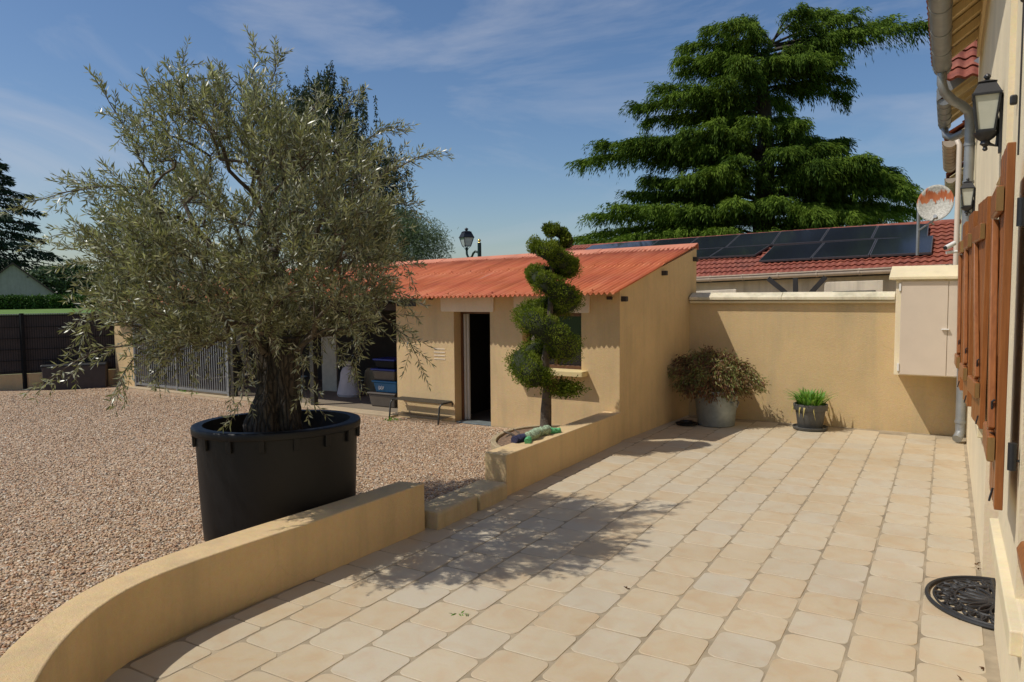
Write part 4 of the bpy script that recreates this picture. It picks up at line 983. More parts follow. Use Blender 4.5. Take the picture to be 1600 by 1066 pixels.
# eaves
slope = math.tan(math.radians(36))
for y in np.arange(3.4, 12.9, .60): m = MB(); m.extr([(-.20, y, 5.60), (.62, y, 5.60+.82*slope), (.62, y, 5.50+.82*slope), (-.17, y, 5.50)], (0, .075, 0)); m.build('rafter', M['rafter'], hs)
m = MB(); m.extr([(-.26, -3, 5.575), (3.6, -3, 5.575+3.86*slope), (3.6, -3, 5.60+3.86*slope), (-.26, -3, 5.60)][::-1], (0, 15.98, 0)); m.build('eaves_board', M['rafter'], hs)
m = MB(); m.box(.262, .298, -2.9, 13.0, 5.70, 5.90); m.build('wall_plate', M['rafter'], hs)
def tiled(name, A, B, Cc, parent, cu=.18, cv=.32, amp=.035, th=.02, mat=None, lift=.03, Dd=None):
    """tile slope: A eave start, B eave end, Cc ridge start; rolled pantiles in overlapping courses"""
    A, B, Cc = map(lambda p: np.array(p, float), (A, B, Cc)); eu = B-A; ev = Cc-A; Lu = np.linalg.norm(eu); Lv = np.linalg.norm(ev); nn = unit(np.cross(eu, ev)); 
    if nn[2] < 0: nn = -nn
    nu = max(1, int(Lu/cu)); nv = max(1, int(Lv/cv)); sub = 6; vs = []; fsq = []
    for j in range(nv):
        for e in (0, 1):
            v_ = (j+e*1.06)/nv
            for i in range(nu*sub+1):
                u_ = i/(nu*sub); ph = (i % sub)/sub; hgt = amp*(.5+.5*math.cos(2*math.pi*ph))**1.0
                p = A+eu*u_+ev*min(v_, 1.0)+(0 if Dd is None else (np.array(Dd, float)-(A+eu+ev))*u_*min(v_, 1.0))+nn*(lift+hgt+(th*1.6 if e == 0 else 0)+.004*noise.noise((i*.7, j*3.1, 0))); vs.append(p)
    w_ = nu*sub+1
    for j in range(nv):
        b0 = j*2*w_
        for i in range(nu*sub): fsq.append((b0+i, b0+i+1, b0+w_+i+1, b0+w_+i))
        if j > 0:
            for i in range(nu*sub): fsq.append((b0-w_+i, b0-w_+i+1, b0+i+1, b0+i))
        else:
            k_ = len(vs)
            for i in range(w_): vs.append(np.array(vs[i])-nn*(lift+.01))
            for i in range(nu*sub): fsq.append((k_+i, k_+i+1, i+1, i))
    m = MB(); m.add(vs, fsq); o = m.build(name, mat or M['clay'], parent, True, angle=45); return o
tiled('roof', (-.27, -3, 5.61), (-.27, 13.0, 5.61), (3.6, -3, 5.61+3.87*slope), hs, .22, .36, .02)
def half_gutter(parent, x, z, y0, y1, r, mat, seam=.9, name='gutter', back=True):
    m = MB(); ar = np.linspace(math.pi, 2*math.pi, 13); n = len(ar); vs = []
    for y in (y0, y1):
        for rr in (r, r-.006):
            for a in ar: vs.append((x+rr*math.cos(a), y, z+rr*math.sin(a)))
    f = []
    for i in range(n-1):
        f += [(i, i+1, 2*n+i+1, 2*n+i), (n+i+1, n+i, 3*n+i, 3*n+i+1), (i+1, i, n+i, n+i+1), (2*n+i, 2*n+i+1, 3*n+i+1, 3*n+i)]
    f += [(0, 2*n, 3*n, n), (n-1, 2*n-1, 4*n-1, 3*n-1)]
    m.add(vs, f)
    m.add([(x+(r-.003)*math.cos(a), y1-.004, z+(r-.003)*math.sin(a)) for a in ar], [tuple(range(n))])
    m.add([(x+(r-.003)*math.cos(a), y0+.004, z+(r-.003)*math.sin(a)) for a in ar], [tuple(range(n-1, -1, -1))])
    for y in np.arange(y0+.3, y1, seam): m.tube([(x+(r+.004)*math.cos(a), y, z+(r+.004)*math.sin(a)) for a in ar], .007, 5)
    m.tube([(x-r, y0, z), (x-r, y1, z)], .012, 7)
    return m.build(name, mat, parent, True)
half_gutter(hs, -.165, 5.555, -3, 12.8, .115, M['zinc'])
m = MB(); m.tube([(-.165,12.62,5.44),(-.165,12.62,5.30),(-.13,12.65,5.18),(-.02,12.72,5.06),(.10,12.86,5.0),(.18,12.95,4.93),(.205,12.99,4.80),(.208,13.0,4.6),(.21,13.0,.25),(.21,12.99,.16),(.19,12.93,.10),(.17,12.88,.07)], .066, 14)
for z in (4.45, 3.9, 2.2, .32): m.tube([(.21,13.0,z-.02),(.21,13.0,z+.02)], .076, 14)
m.build('downpipe', M['zinc'], hs, True)

def lantern(name, y, z0, lab, wallx=HX):
    t = thing('wall_lantern', lab, 'lantern', (wallx, y, z0), 'wall lanterns on the house')
    s_ = 1.0; cxx = wallx-.10
    def fr(m, zb, zt, hb, ht):
        m.hexa([(cxx-hb,y-hb,zb),(cxx+hb,y-hb,zb),(cxx+hb,y+hb,zb),(cxx-hb,y+hb,zb)], [(cxx-ht,y-ht,zt),(cxx+ht,y-ht,zt),(cxx+ht,y+ht,zt),(cxx-ht,y+ht,zt)])
    m = MB(); fr(m, z0+.40, z0+.48, .088, .05); fr(m, z0+.482, z0+.50, .06, .02); lump(m, (cxx, y, z0+.525), .022); fr(m, z0+.385, z0+.399, .092, .092); m.build('cap', M['iron'], t)
    m = MB(); zb, zt, hb, ht = z0+.14, z0+.385, .052, .08
    for sx in (-1, 1):
        for sy in (-1, 1): m.bar((cxx+sx*hb, y+sy*hb, zb), (cxx+sx*ht, y+sy*ht, zt), .014)
    for sx, sy, ex, ey in ((-1,-1,1,-1),(1,-1,1,1),(1,1,-1,1),(-1,1,-1,-1)): m.bar((cxx+sx*hb, y+sy*hb, zb), (cxx+ex*hb, y+ey*hb, zb), .016)
    m.build('frame', M['iron'], t)
    m = MB(); fr(m, zb, zt, hb-.004, ht-.004); m.build('glass', M['frost'], t)
    m = MB(); m.lathe((cxx, y, z0), [(.008,0),(.018,.012),(.012,.03),(.035,.05),(.028,.07),(.055,.09),(.075,.115),(.078,.13)], 16); m.build('finial', M['iron'], t, True)
    m = MB(); m.tube([(cxx+.02, y, z0+.05), (wallx-.03, y, z0+.03), (wallx-.02, y, z0+.12), (wallx-.04, y, z0+.25), (wallx-.01, y, z0+.40)], .014, 8); m.box(wallx-.02, wallx-.001, y-.04, y+.04, z0-.02, z0+.36); m.build('bracket', M['iron'], t, True)
lantern('l', 6.42, 3.33, 'black wall lantern with frosted glass above the doorway')
lantern('l', 12.7, 3.38, 'black wall lantern farther along the wall near the drainpipe')
lantern('l', 3.40, 3.36, 'black wall lantern at the top right, only its foot in view', .335)
m = MB(); m.box(.295, .334, 5.57, 5.61, 3.47, 3.53); m.build('wall_hook', M['iron'], hs, bevel=.01)
m = MB(); m.tube([(.331, 5.30, 3.12), (.331, 5.31, 3.5), (.331, 5.30, 4.25)], .006, 6); m.build('cable', M['neigh_dark'], hs)
# door mat: rubber half moon with scrolls
mt = np.array([.385, 6.42, .0]); t = thing('door_mat', 'half round black rubber mat with open scrollwork at the doorway', 'door mat', mt)
m = MB(); RX, RY = .465, .50
def mp2(r_, a): return (mt[0]-RX*r_*math.sin(a), mt[1]+RY*r_*math.cos(a), .014)
arc = [mp2(1.0, a) for a in np.linspace(0, math.pi, 44)]; m.tube(arc, .016, 8); m.tube([mp2(.90, a) for a in np.linspace(0, math.pi, 40)], .009, 6)
m.tube([(mt[0]-.02, mt[1]-RY, .014), (mt[0]-.02, mt[1]+RY, .014)], .014, 8); m.build('rim', M['rubber'], t, True)
m = MB()
for i in range(9):
    a = math.pi*(i+.5)/9
    for sg in (-1, 1): m.tube([mp2(r_, a+sg*.15*math.sin(math.pi*(r_-.12)/.45)) for r_ in np.linspace(.12, .57, 9)], .011, 6)
for i in range(12):
    a = math.pi*(i+.5)/12; ca_, cr_ = a, .73
    c_ = mp2(cr_, ca_)
    sp_ = [(c_[0]+(.014+.062*q)*math.cos(a+q*7*(1 if i % 2 else -1)), c_[1]+(.014+.062*q)*math.sin(a+q*7*(1 if i % 2 else -1)), .013) for q in np.linspace(0, 1, 18)]; m.tube(sp_, .010, 6)
    m.tube([mp2(.62, a-.1), mp2(.70, a+.02), mp2(.90, a+.1)], .010, 6)
m.lathe((mt[0]-.03, mt[1], .002), [(.05,0),(.06,.01),(.05,.022),(.001,.024)], 18, close=False)
m.tube([mp2(.60, a) for a in np.linspace(0, math.pi, 34)], .010, 6)
m.build('scrollwork', M['rubber'], t, True)
# fallen sprig and dead leaves on the tiles
c_ = atz(717, 962); n = 9; leaves('fallen_sprig', np.array([c_+np.array([.012*i-.05, .006*i, .006]) for i in range(n)]), rng.normal(size=(n, 3))*np.array([1, 1, .15]), .042, .012, rng.uniform(.3, .8, n), M['lily'], None)
tag(bpy.data.objects['fallen_sprig'], 'small green sprig fallen on the terrace tiles', 'sprig')
for q in ((1526, 882), (1531, 891), (1538, 1046), (1503, 1064), (979, 922)):
    c_ = atz(*q); n = 3; o = leaves('dead_leaf', np.array([c_+np.array([0, .01*i, .006]) for i in range(n)]), rng.normal(size=(n, 3))*np.array([1, 1, .3]), .035, .018, rng.random(n), M['topiary_dry'], None)
    lab = {1526: 'dry brown leaf nearest the far corner of the doorway', 1531: 'dry brown leaf on the tile joint behind the door mat', 1538: 'dry brown leaf in the joint below the sill', 1503: 'dry brown leaf on a tile at the bottom edge', 979: 'tiny brown leaf alone in the middle of the terrace'}[q[0]]
    tag(o, lab, 'leaf', 'dead leaves on the terrace')

# ------------------------------------------------------------------ buildings behind, along the house line
b2 = thing('village_house', 'house with red roof and zinc gutter directly behind the cream house', 'house', (2, 16, 0))
def hood(root, y0, y1, xg, zg, mat, gr, ov=.45, tilew=.25):
    tiled('roof', (xg-.06, y0, zg+.06), (xg-.06, y1, zg+.06), (xg+3.4, y0, zg+.06+3.4*slope), root, tilew, .36)
    for y in np.arange(y0+.1, y1-.1, .6): m = MB(); m.extr([(xg+.05,y,zg+.02),(xg+3.3,y,zg+.02+3.2*slope),(xg+3.3,y,zg-.06+3.2*slope),(xg+.05,y,zg-.06)], (0, .08, 0)); m.build('rafter', M['rafter'], root)
    m = MB(); m.extr([(xg-.02, y0, zg+.02), (xg+3.3, y0, zg+.02+3.32*slope), (xg+3.3, y0, zg+.04+3.32*slope), (xg-.02, y0, zg+.04)][::-1], (0, y1-y0, 0)); m.build('eaves_board', M['rafter'], root)
    MB().box(xg+ov, xg+3.4, y0, y1, -.1, zg+ov*slope-.05).build('wall', M['cream'], root)
    half_gutter(root, xg, zg, y0, y1, gr, mat, .5)
hood(b2, 13.95, 16.2, -.14, 5.36, M['zinc'], .10)
m = MB(); m.extr([(-.25,13.93,5.33),(.6,13.93,5.33+.85*slope),(.6,13.93,5.53+.85*slope),(-.25,13.93,5.53)][::-1], (0, .02, 0)); m.build('verge_flashing', M['zinc'], b2)
tiled('front_roof', (-.16, 13.7, 5.55), (1.2, 13.7, 5.55), (-.16, 15.4, 7.1), b2, .17, .26, .045)
m = MB(); m.tube([(-.14,16.0,5.27),(-.12,15.9,5.12),(.0,15.5,5.0),(.17,14.2,4.85)], .06, 12); m.build('downpipe', M['zinc'], b2, True)
p3 = aty(1486, 225, 18.0); b3 = thing('village_house', 'house with a beige gutter, second behind the cream house', 'house', (2, 19, 0)); hood(b3, 17.6, 21.5, p3[0]-.02, p3[2], M['guttercream'], .13, .35)
p4 = aty(1485, 283, 24.0); b4 = thing('village_house', 'house with a low beige gutter, farthest behind the cream house', 'house', (2, 26, 0)); hood(b4, 23.4, 28, p4[0], p4[2], M['guttercream'], .13, .3)
q = aty(1497, 300, 17.0); t = thing('white_pipe', 'white plastic pipe rising beside the red tiled roof', 'pipe', (q[0], 17, 0))
m = MB(); m.tube([(q[0], 17, 0), (q[0], 17, q[2]+.9), (q[0]-.06, 17.1, q[2]+1.05), (q[0]-.1, 17.3, q[2]+1.1)], .048, 12); m.build('tube', M['cream2'], t, True)
q = aty(1491, 385, 16.5); t = thing('security_camera', 'small white camera on the white pipe', 'camera', q)
m = MB(); m.tube([q+np.array([.0,.05,.06]), q+np.array([-.14,-.12,-.03])], .045, 12); m.build('body', M['white'], t, True)
m = MB(); m.tube([q+np.array([-.142,-.124,-.031]), q+np.array([-.156,-.139,-.036])], .036, 12); m.build('lens', M['iron'], t, True)
m = MB(); m.tube([q+np.array([-.13,-.05,-.12]), q+np.array([.05,.0,-.10])], .03, 10); m.build('bracket', M['white'], t, True)

# neighbour with the solar roof
nb = thing('solar_house', 'low neighbour house with red tiles and black solar panels behind the garden wall', 'house', (-2, 22, 0))
E1, E2, R1 = aty(1396, 421, 18.6), aty(1085, 436, 20.6), aty(1300, 357, 23.0)
nn = np.cross(E2-E1, R1-E1); nn /= np.linalg.norm(nn); nn = nn if nn[2] > 0 else -nn
def rp(x, y, lift=0.0): return atpl(x, y, E1+nn*lift, nn)
A_, B_ = rp(1500, 416), rp(860, 446.5); Cr = rp(1500, 346.5); Cl = rp(900, 386)
eu = unit(B_-A_); B_ = A_+eu*13.5
Dr = Cr+unit(Cl-Cr)*(np.linalg.norm(Cl-Cr)*1.12)
tiled('roof', A_, B_, Cr, nb, .17, .30, .032, lift=.005, Dd=Dr)
ridge = [Cr, Dr]; m = MB(); 
for k_ in range(40): a = ridge[0]+(ridge[1]-ridge[0])*k_/40; b_ = ridge[0]+(ridge[1]-ridge[0])*(k_+1.03)/40; m.tube([a, b_], [.07, .08], 10)
m.build('ridge', M['clay'], nb, True)
down = unit(A_-Cr); 
m = MB(); wv = np.array([down[0], down[1], 0]); wv = wv/np.linalg.norm(wv)
w0, w1 = A_-wv*.45, B_-wv*.45
m.hexa([(w0[0],w0[1],-.1),(w1[0],w1[1],-.1),(w1[0]-wv[0]*5,w1[1]-wv[1]*5,-.1),(w0[0]-wv[0]*5,w0[1]-wv[1]*5,-.1)], [w0+np.array([0,0,.08]),w1+np.array([0,0,.08]),w1-wv*5+np.array([0,0,.2]),w0-wv*5+np.array([0,0,.2])])
m.build('wall', M['neigh'], nb)
def wallp(x, y, out=0.02): n_ = np.array([wv[0], wv[1], 0]); return atpl(x, y, w0+wv*out, n_)
for (a, b_) in (((1200,435),(1228,458)),((1243,434),(1243,470)),((1290,433),(1267,458)),((1140,440),(1140,470)),((1350,432),(1350,470))):
    if a[0] in (1140, 1350): continue
    m = MB(); m.bar(wallp(*a), wallp(*b_), .11, .05, wv); m.build('timber', M['neigh_dark'], nb)
for (x0, x1, y0) in ((1288, 1380, 441), (1086, 1150, 455)):
    m = MB(); a, b_ = wallp(x0, y0, .03), wallp(x1, y0-3, .03); c_, d_ = a-np.array([0,0,1.2]), b_-np.array([0,0,1.2])
    m.extr([a, b_, d_, c_], tuple(-wv*.05)); fr_ = m.build('window', M['neigh'], nb, bevel=.01)
    e = (b_-a); a2 = a+e*.15-np.array([0,0,.22])+wv*.012; b2_ = b_-e*.12-np.array([0,0,.22])+wv*.012; m = MB(); m.extr([a2, b2_, b2_-np.array([0,0,.9]), a2-np.array([0,0,.9])], tuple(-wv*.02)); m.build('pane', M['darkglass'], fr_)
m = MB(); a = A_+wv*.09-np.array([0,0,.02]); b_ = B_+wv*.09-np.array([0,0,.02]); m.tube([a, b_], .075, 10); m.bar(a+np.array([0,0,.055]), b_+np.array([0,0,.055]), .18, .03)
for k_ in range(14): c_ = a+(b_-a)*k_/13; m.tube([c_, c_+unit(b_-a)*.05], .085, 10)
m.build('gutter', M['guttercream'], nb, True)
m = MB(); a = A_-wv*.2-np.array([0,0,.10]); b_ = B_-wv*.2-np.array([0,0,.10]); m.bar(a, b_, .4, .04); m.build('soffit', M['neigh_dark'], nb)
up1 = [(1452,349.5),(1372,352.5),(1296,356.5),(1220,361.5),(1157,366),(1092,370.5),(1030,375),(975,379),(925,383.5)]
lo1 = [(1450,371),(1362,373),(1282,377.5),(1206,382),(1134,387),(1066,391),(1004,394.5),(948,397.5),(896,400)]
def panel(tl, tr, br, bl):
    m = MB(); ps = [rp(*p, .13) for p in (tl, tr, br, bl)]; c_ = sum(ps)/4; ps = [c_+(p-c_)*.985 for p in ps]
    m.extr(ps[::-1], tuple(-nn*.05)); o = m.build('solar_panel', M['solarframe'], nb)
    ins = [c_+(p-c_)*.965+nn*.004 for p in ps]; m = MB(); m.extr(ins[::-1], tuple(-nn*.003)); m.build('panel_glass', M['solar'], o)
for i in range(8): panel(up1[i+1], up1[i], lo1[i], lo1[i+1])
up2 = [(1459,368),(1370,373.5),(1288,379),(1208,384.5)]; lo2 = [(1456,394.5),(1358,399),(1267,403.5),(1185,407.5)]
for i in range(3): panel(up2[i+1], up2[i], lo2[i], lo2[i+1])
up3 = [(1203,383.5),(1130,387.5),(1062,391.5)]; lo3 = [(1180,398),(1108,401.5),(1040,405)]
for i in range(2): panel(up3[i+1], up3[i], lo3[i], lo3[i+1])
# satellite dish
dc = aty(1461, 317, 17.3); dn = thing('satellite_dish', 'white satellite dish streaked with orange rust above the tiled roof', 'satellite dish', dc)
look = unit(np.array([-dc[0]*.2-.25, -1, .22])); xx = unit(np.cross(look, (0, 0, 1))); yy = np.cross(xx, look)
yy = -yy if yy[2] < 0 else yy
me_v = []; f = []; RR = .375
for i in range(9):
    r_ = RR*i/8
    for k_ in range(40): a = 2*math.pi*k_/40; me_v.append(dc+xx*r_*.88*math.cos(a)+yy*r_*math.sin(a)+look*(-.10+.10*(i/8)**2))
for i in range(8):
    for k_ in range(40): k2 = (k_+1) % 40; f.append((i*40+k_, i*40+k2, (i+1)*40+k2, (i+1)*40+k_))
m = MB(); m.add(me_v, f); o = m.build('reflector', M['dish'], dn, True); sm = o.modifiers.new('thickness', 'SOLIDIFY'); sm.thickness = .012
lnb = dc-yy*.42+look*.42-xx*.12; m = MB(); m.tube([dc-yy*.44-look*.02, dc-yy*.46+look*.15, lnb], .018, 8); m.build('arm', M['zinc'], dn, True)
m = MB(); m.tube([lnb+look*.04, lnb-look*.09], [.035, .03], 10); m.build('receiver', M['zinc'], dn, True)
m = MB(); pz_ = dc-look*.16+xx*-.0; m.tube([dc-look*.11, pz_], .05, 10); pq = pz_+xx*.33; m.tube([pz_, pq], .025, 8); m.tube([pq+np.array([0,0,.05]), pq-np.array([0,0,1.0])], .03, 10); m.tube([dc-yy*.34-look*.05, pq-np.array([0,0,.5])], .018, 8); m.build('mast', M['zinc'], dn, True)

# ------------------------------------------------------------------ street lamp beyond the shed
LY = 25.0
def lpp(x, y): return aty(x, y, LY)
L0 = lpp(729, 372); sl = thing('street_lamp', 'black lantern street lamp on a green post behind the orange roof', 'street lamp', lpp(749, 420)*np.array([1, 1, 0]))
def frus(m, c, zb, zt, hb, ht, rot=.78):
    def sq(h, z): return [(c[0]+h*1.41*math.cos(rot+k_*math.pi/2), c[1]+h*1.41*math.sin(rot+k_*math.pi/2), z) for k_ in range(4)]
    m.hexa(sq(hb, zb), sq(ht, zt))
zc = lambda y: lpp(729, y)[2]
m = MB(); frus(m, L0, zc(371), zc(363), .235, .15, .25); frus(m, L0, zc(363)+.002, zc(361), .17, .09, .25); m.lathe((L0[0], L0[1], zc(361)), [(.05,0),(.05,.04),(.085,.07),(.06,.10),(.01,.13)], 14); frus(m, L0, zc(371.6), zc(371)-.002, .245, .245, .25); m.build('cap', M['iron'], sl)
m = MB(); frus(m, L0, zc(384.5), zc(371.8), .125, .21, .25); m.build('glass', M['frostblue'], sl)
m = MB()
for k_ in range(4):
    a = .25+k_*math.pi/2; m.bar((L0[0]+.125*1.44*math.cos(a), L0[1]+.125*1.44*math.sin(a), zc(384.7)), (L0[0]+.212*1.43*math.cos(a), L0[1]+.212*1.43*math.sin(a), zc(371.6)), .024)
    m.bar((L0[0]+.125*1.41*math.cos(a), L0[1]+.125*1.41*math.sin(a), zc(384.8)), (L0[0]+.04*math.cos(a), L0[1]+.04*math.sin(a), zc(389.5)), .016)
frus(m, L0, zc(385.2), zc(384.6), .135, .135, .25); m.build('frame', M['iron'], sl)
m = MB(); m.lathe((L0[0], L0[1], zc(391)), [(.04,0),(.075,.03),(.06,.06),(.03,.12)], 12)
m.tube([(L0[0], L0[1], zc(390)), lpp(729.5, 397), lpp(731, 401), lpp(734, 404), lpp(737.5, 401), lpp(739.5, 396), lpp(742.5, 393), lpp(746, 394), lpp(749, 397)], .045, 8); m.build('arm', M['green_paint'], sl, True)
pp0 = lpp(749, 379.5); m = MB(); m.tube([(pp0[0], pp0[1], 0), (pp0[0], pp0[1], 1.2), (pp0[0], pp0[1], pp0[2])], [.11, .09, .075], 14); m.build('post', M['green_paint'], sl, True)
m = MB(); m.lathe((pp0[0], pp0[1], pp0[2]), [(.05,0),(.03,.03),(.06,.07),(.065,.10),(.04,.14),(.005,.16)], 14); m.build('finial', M['gold'], sl, True)

# ------------------------------------------------------------------ left: fence, chest
fn = thing('screen_fence', 'dark brown screen fence on a low ochre wall at the left', 'fence', (-18.6, 8.5, 0))
f0, f1 = atz(-260, 628, .02), atz(190, 601.5, .02); fv = unit((f1-f0)*np.array([1, 1, 0])); fl = float(np.linalg.norm((f1-f0)[:2])); fnrm = np.array([fv[1], -fv[0], 0])
if fnrm.dot(O-f0) < 0: fnrm = -fnrm
def fp(u, v_, z): return f0*np.array([1, 1, 0])+fv*u+fnrm*v_+np.array([0, 0, z])
m = MB(); m.hexa([fp(0,-.15,-.1),fp(fl,-.15,-.1),fp(fl,0,-.1),fp(0,0,-.1)], [fp(0,-.15,.42),fp(fl,-.15,.42),fp(fl,0,.42),fp(0,0,.42)]); m.build('base_wall', M['stucco'], fn, bevel=.01)
u40 = float(np.dot(atz(42, 608, .02)-f0, fv))
posts = [u40-5.0, u40-2.5, u40, u40+2.5]
m = MB(); m.hexa([fp(0,-.10,.43),fp(fl,-.10,.43),fp(fl,-.07,.43),fp(0,-.07,.43)], [fp(0,-.10,1.86),fp(fl,-.10,1.86),fp(fl,-.07,1.86),fp(0,-.07,1.86)]); m.build('screen', M['fence'], fn)
m = MB()
for z in (.48, .75, 1.02, 1.29, 1.56, 1.83): m.bar(fp(0, -.045, z), fp(fl, -.045, z), .012)
u = 0
while u < fl: m.bar(fp(u, -.048, .45), fp(u, -.048, 1.88), .006); u += .05
m.build('mesh_panel', M['fencepost'], fn)
m = MB(); m.bar(fp(0, -.085, 1.875), fp(fl, -.085, 1.875), .06, .02); m.build('top_rail', M['zinc'], fn)
for u in posts+[fl-.06]:
    if 0 < u < fl: m = MB(); m.bar(fp(u, .02, .0), fp(u, .02, 1.9), .07); m.build('post', M['fencepost'], fn)
c0_, c1_ = atz(66, 611, .02), atz(167, 606, .02); cv = unit((c1_-c0_)*np.array([1, 1, 0])); cl = float(np.linalg.norm(c1_-c0_)); cn = np.array([-cv[1], cv[0], 0])
if cn.dot(c0_-O) < 0: cn = -cn
ch = thing('planter_box', 'dark brown rectangular chest standing against the screen fence', 'chest', (c0_+c1_)/2)
def cp(u, v_, z): return c0_*np.array([1, 1, 0])+cv*u+cn*v_+np.array([0, 0, z])
m = MB(); m.hexa([cp(.04,0,.0),cp(cl-.02,0,0),cp(cl-.02,.5,0),cp(.04,.5,0)], [cp(0,0,.60),cp(cl,0,.60),cp(cl,.5,.60),cp(0,.5,.60)]); m.build('body', M['fence'], ch, bevel=.02)
m = MB(); m.hexa([cp(-.02,-.02,.602),cp(cl+.02,-.02,.602),cp(cl+.02,.5,.602),cp(-.02,.5,.602)], [cp(0,0,.645),cp(cl,0,.645),cp(cl,.5,.645),cp(0,.5,.645)]); m.build('lid', M['darkmetal'], ch, bevel=.012)

# ------------------------------------------------------------------ trees
def clump_leaves(cs, n, spread, L, W, droop=-.3, tone=.5):
    cs = np.asarray(cs); k_ = len(cs); idx = rng.integers(0, k_, n); P = cs[idx]+rng.normal(size=(n, 3))*spread
    D = rng.normal(size=(n, 3))*.7+np.array([0, 0, droop]); return P, D, rng.uniform(*L, n), rng.uniform(*W, n), np.clip(tone+rng.normal(size=n)*.25, 0, 1)
# the big cedar
CD = 34.0
def cdp(x, y, dp=0.0):
    u = unit(ray(1190, 420)*np.array([1, 1, 0])); q_ = atpl(x, y, u*CD, u); return q_+u*dp
cu_ = unit(ray(1190, 420)*np.array([1, 1, 0])); cr_ = np.array([cu_[1], -cu_[0], 0])
cb0 = cdp(1192, 455)*np.array([1, 1, 0]); ced = thing('cedar_tree', 'tall dark cedar with drooping tiered branches behind the solar roof', 'cedar tree', cb0)
ctr_ = [(1192, 470), (1193, 380), (1195, 300), (1196, 230), (1194, 170), (1190, 120), (1198, 85), (1206, 62)]
cpt = [cb0]+[cdp(*p) for p in ctr_[1:]]; m = MB(); m.tube(cpt, [.55, .5, .42, .36, .3, .22, .12, .03], 12); m.build('trunk', M['darkbark'], ced, True)
tr_y = np.array([p[1] for p in ctr_][::-1], float); tr_x = np.array([p[0] for p in ctr_][::-1], float)
br = [  # start y, tip x, tip y, depth of tip, half width px of the spray
 (70,1443,48,-.8,10),(62,1395,26,.2,14),(60,1330,30,-.6,16),(55,1300,18,.4,14),(60,1250,30,-1.2,18),(62,1160,42,-.6,16),(80,1068,72,.2,14),(85,1110,52,-.9,14),(100,1064,96,-.4,12),(112,1064,108,.5,12),(110,1120,100,-1.4,18),(95,1180,80,-1.6,18),(95,1325,128,.3,14),(100,1290,112,-1.3,16),(130,1322,150,.6,10),(120,1255,110,-1.8,18),(130,1210,112,-2,18),
 (160,992,165,.2,14),(165,1030,150,-1.3,16),(150,1080,140,1.0,16),(170,1010,185,.8,12),(175,1060,165,-1.8,16),(180,1250,195,.8,14),(175,1130,140,-2.0,16),(165,1170,138,-2.0,16),(190,1230,200,-1,12),
 (235,908,252,.3,14),(225,945,230,-1.2,16),(230,1000,215,.8,16),(240,990,235,-2.0,18),(232,1120,205,-2.4,18),(225,1180,205,-2.6,18),(222,1250,205,-2.2,18),(225,1318,215,.4,12),(240,1305,240,-1.4,16),(235,1075,225,-2.6,18),
 (275,1440,308,.3,18),(265,1410,268,1.2,12),(270,1395,285,-1.2,18),(262,1425,285,.8,12),(280,1340,262,-2.2,20),(290,1280,270,-2.8,20),(285,1225,252,-3.0,20),(290,1160,260,-2.8,18),(300,985,300,.5,14),(305,1020,285,-1.5,18),(300,1075,290,-2.6,20),(310,1120,280,-3.0,18),
 (335,900,372,.2,16),(330,935,340,-1.2,18),(335,975,330,-2.2,18),(340,1030,335,-3.0,20),(345,1085,340,-3.2,20),(340,1150,325,-3.4,20),(335,1215,330,-3.4,20),(335,1270,345,-3.2,20),(330,1330,350,-2.5,18),(320,1390,345,-1.2,14),(325,1430,330,.6,12),
 (365,925,383,-1,14),(365,990,380,-2.6,16),(370,1060,375,-3.4,18),(370,1130,365,-3.5,18),(372,1200,372,-3.4,18),(370,1275,375,-3,16),
 (300,1290,300,2.5,20),(260,1100,260,2.8,20),(340,1100,340,3,20),(340,1300,345,3,20),(200,1130,190,2,18),(110,1180,95,2,18),(280,1360,275,2,16)]
ext = [(45,1150,1330),(60,1068,1400),(85,1068,1330),(110,1066,1325),(135,1075,1322),(160,1000,1255),(190,992,1258),(215,955,1325),(240,925,1310),(265,935,1400),(290,990,1435),(320,975,1438),(345,930,1400),(370,905,1300)]
EY = [e[0] for e in ext]; EL = [e[1] for e in ext]; ER = [e[2] for e in ext]
TIERS = (60, 82, 105, 140, 180, 222, 238, 275, 300, 335, 362)
for _ in range(58):                                   # inner boughs that fill the body of the tree
    y = max(66, random.choice(TIERS)+random.gauss(0, 11)); l_, r_ = np.interp(y, EY, EL), np.interp(y, EY, ER); c0 = np.interp(y, tr_y, tr_x); q = random.choice((-1, 1))*random.uniform(.25, .86)
    if 150 < y < 205 and q > 0 and random.random() < .6: continue
    x = c0+(q*(r_-c0) if q > 0 else q*(c0-l_)); br.append((y+random.uniform(-4, 14), x, y, random.choice((-1, 1))*random.uniform(.3, 3.6)*(1-.5*abs(q)), 16))
P = []; D = []; LL = []; WW = []; RN = []; m = MB()
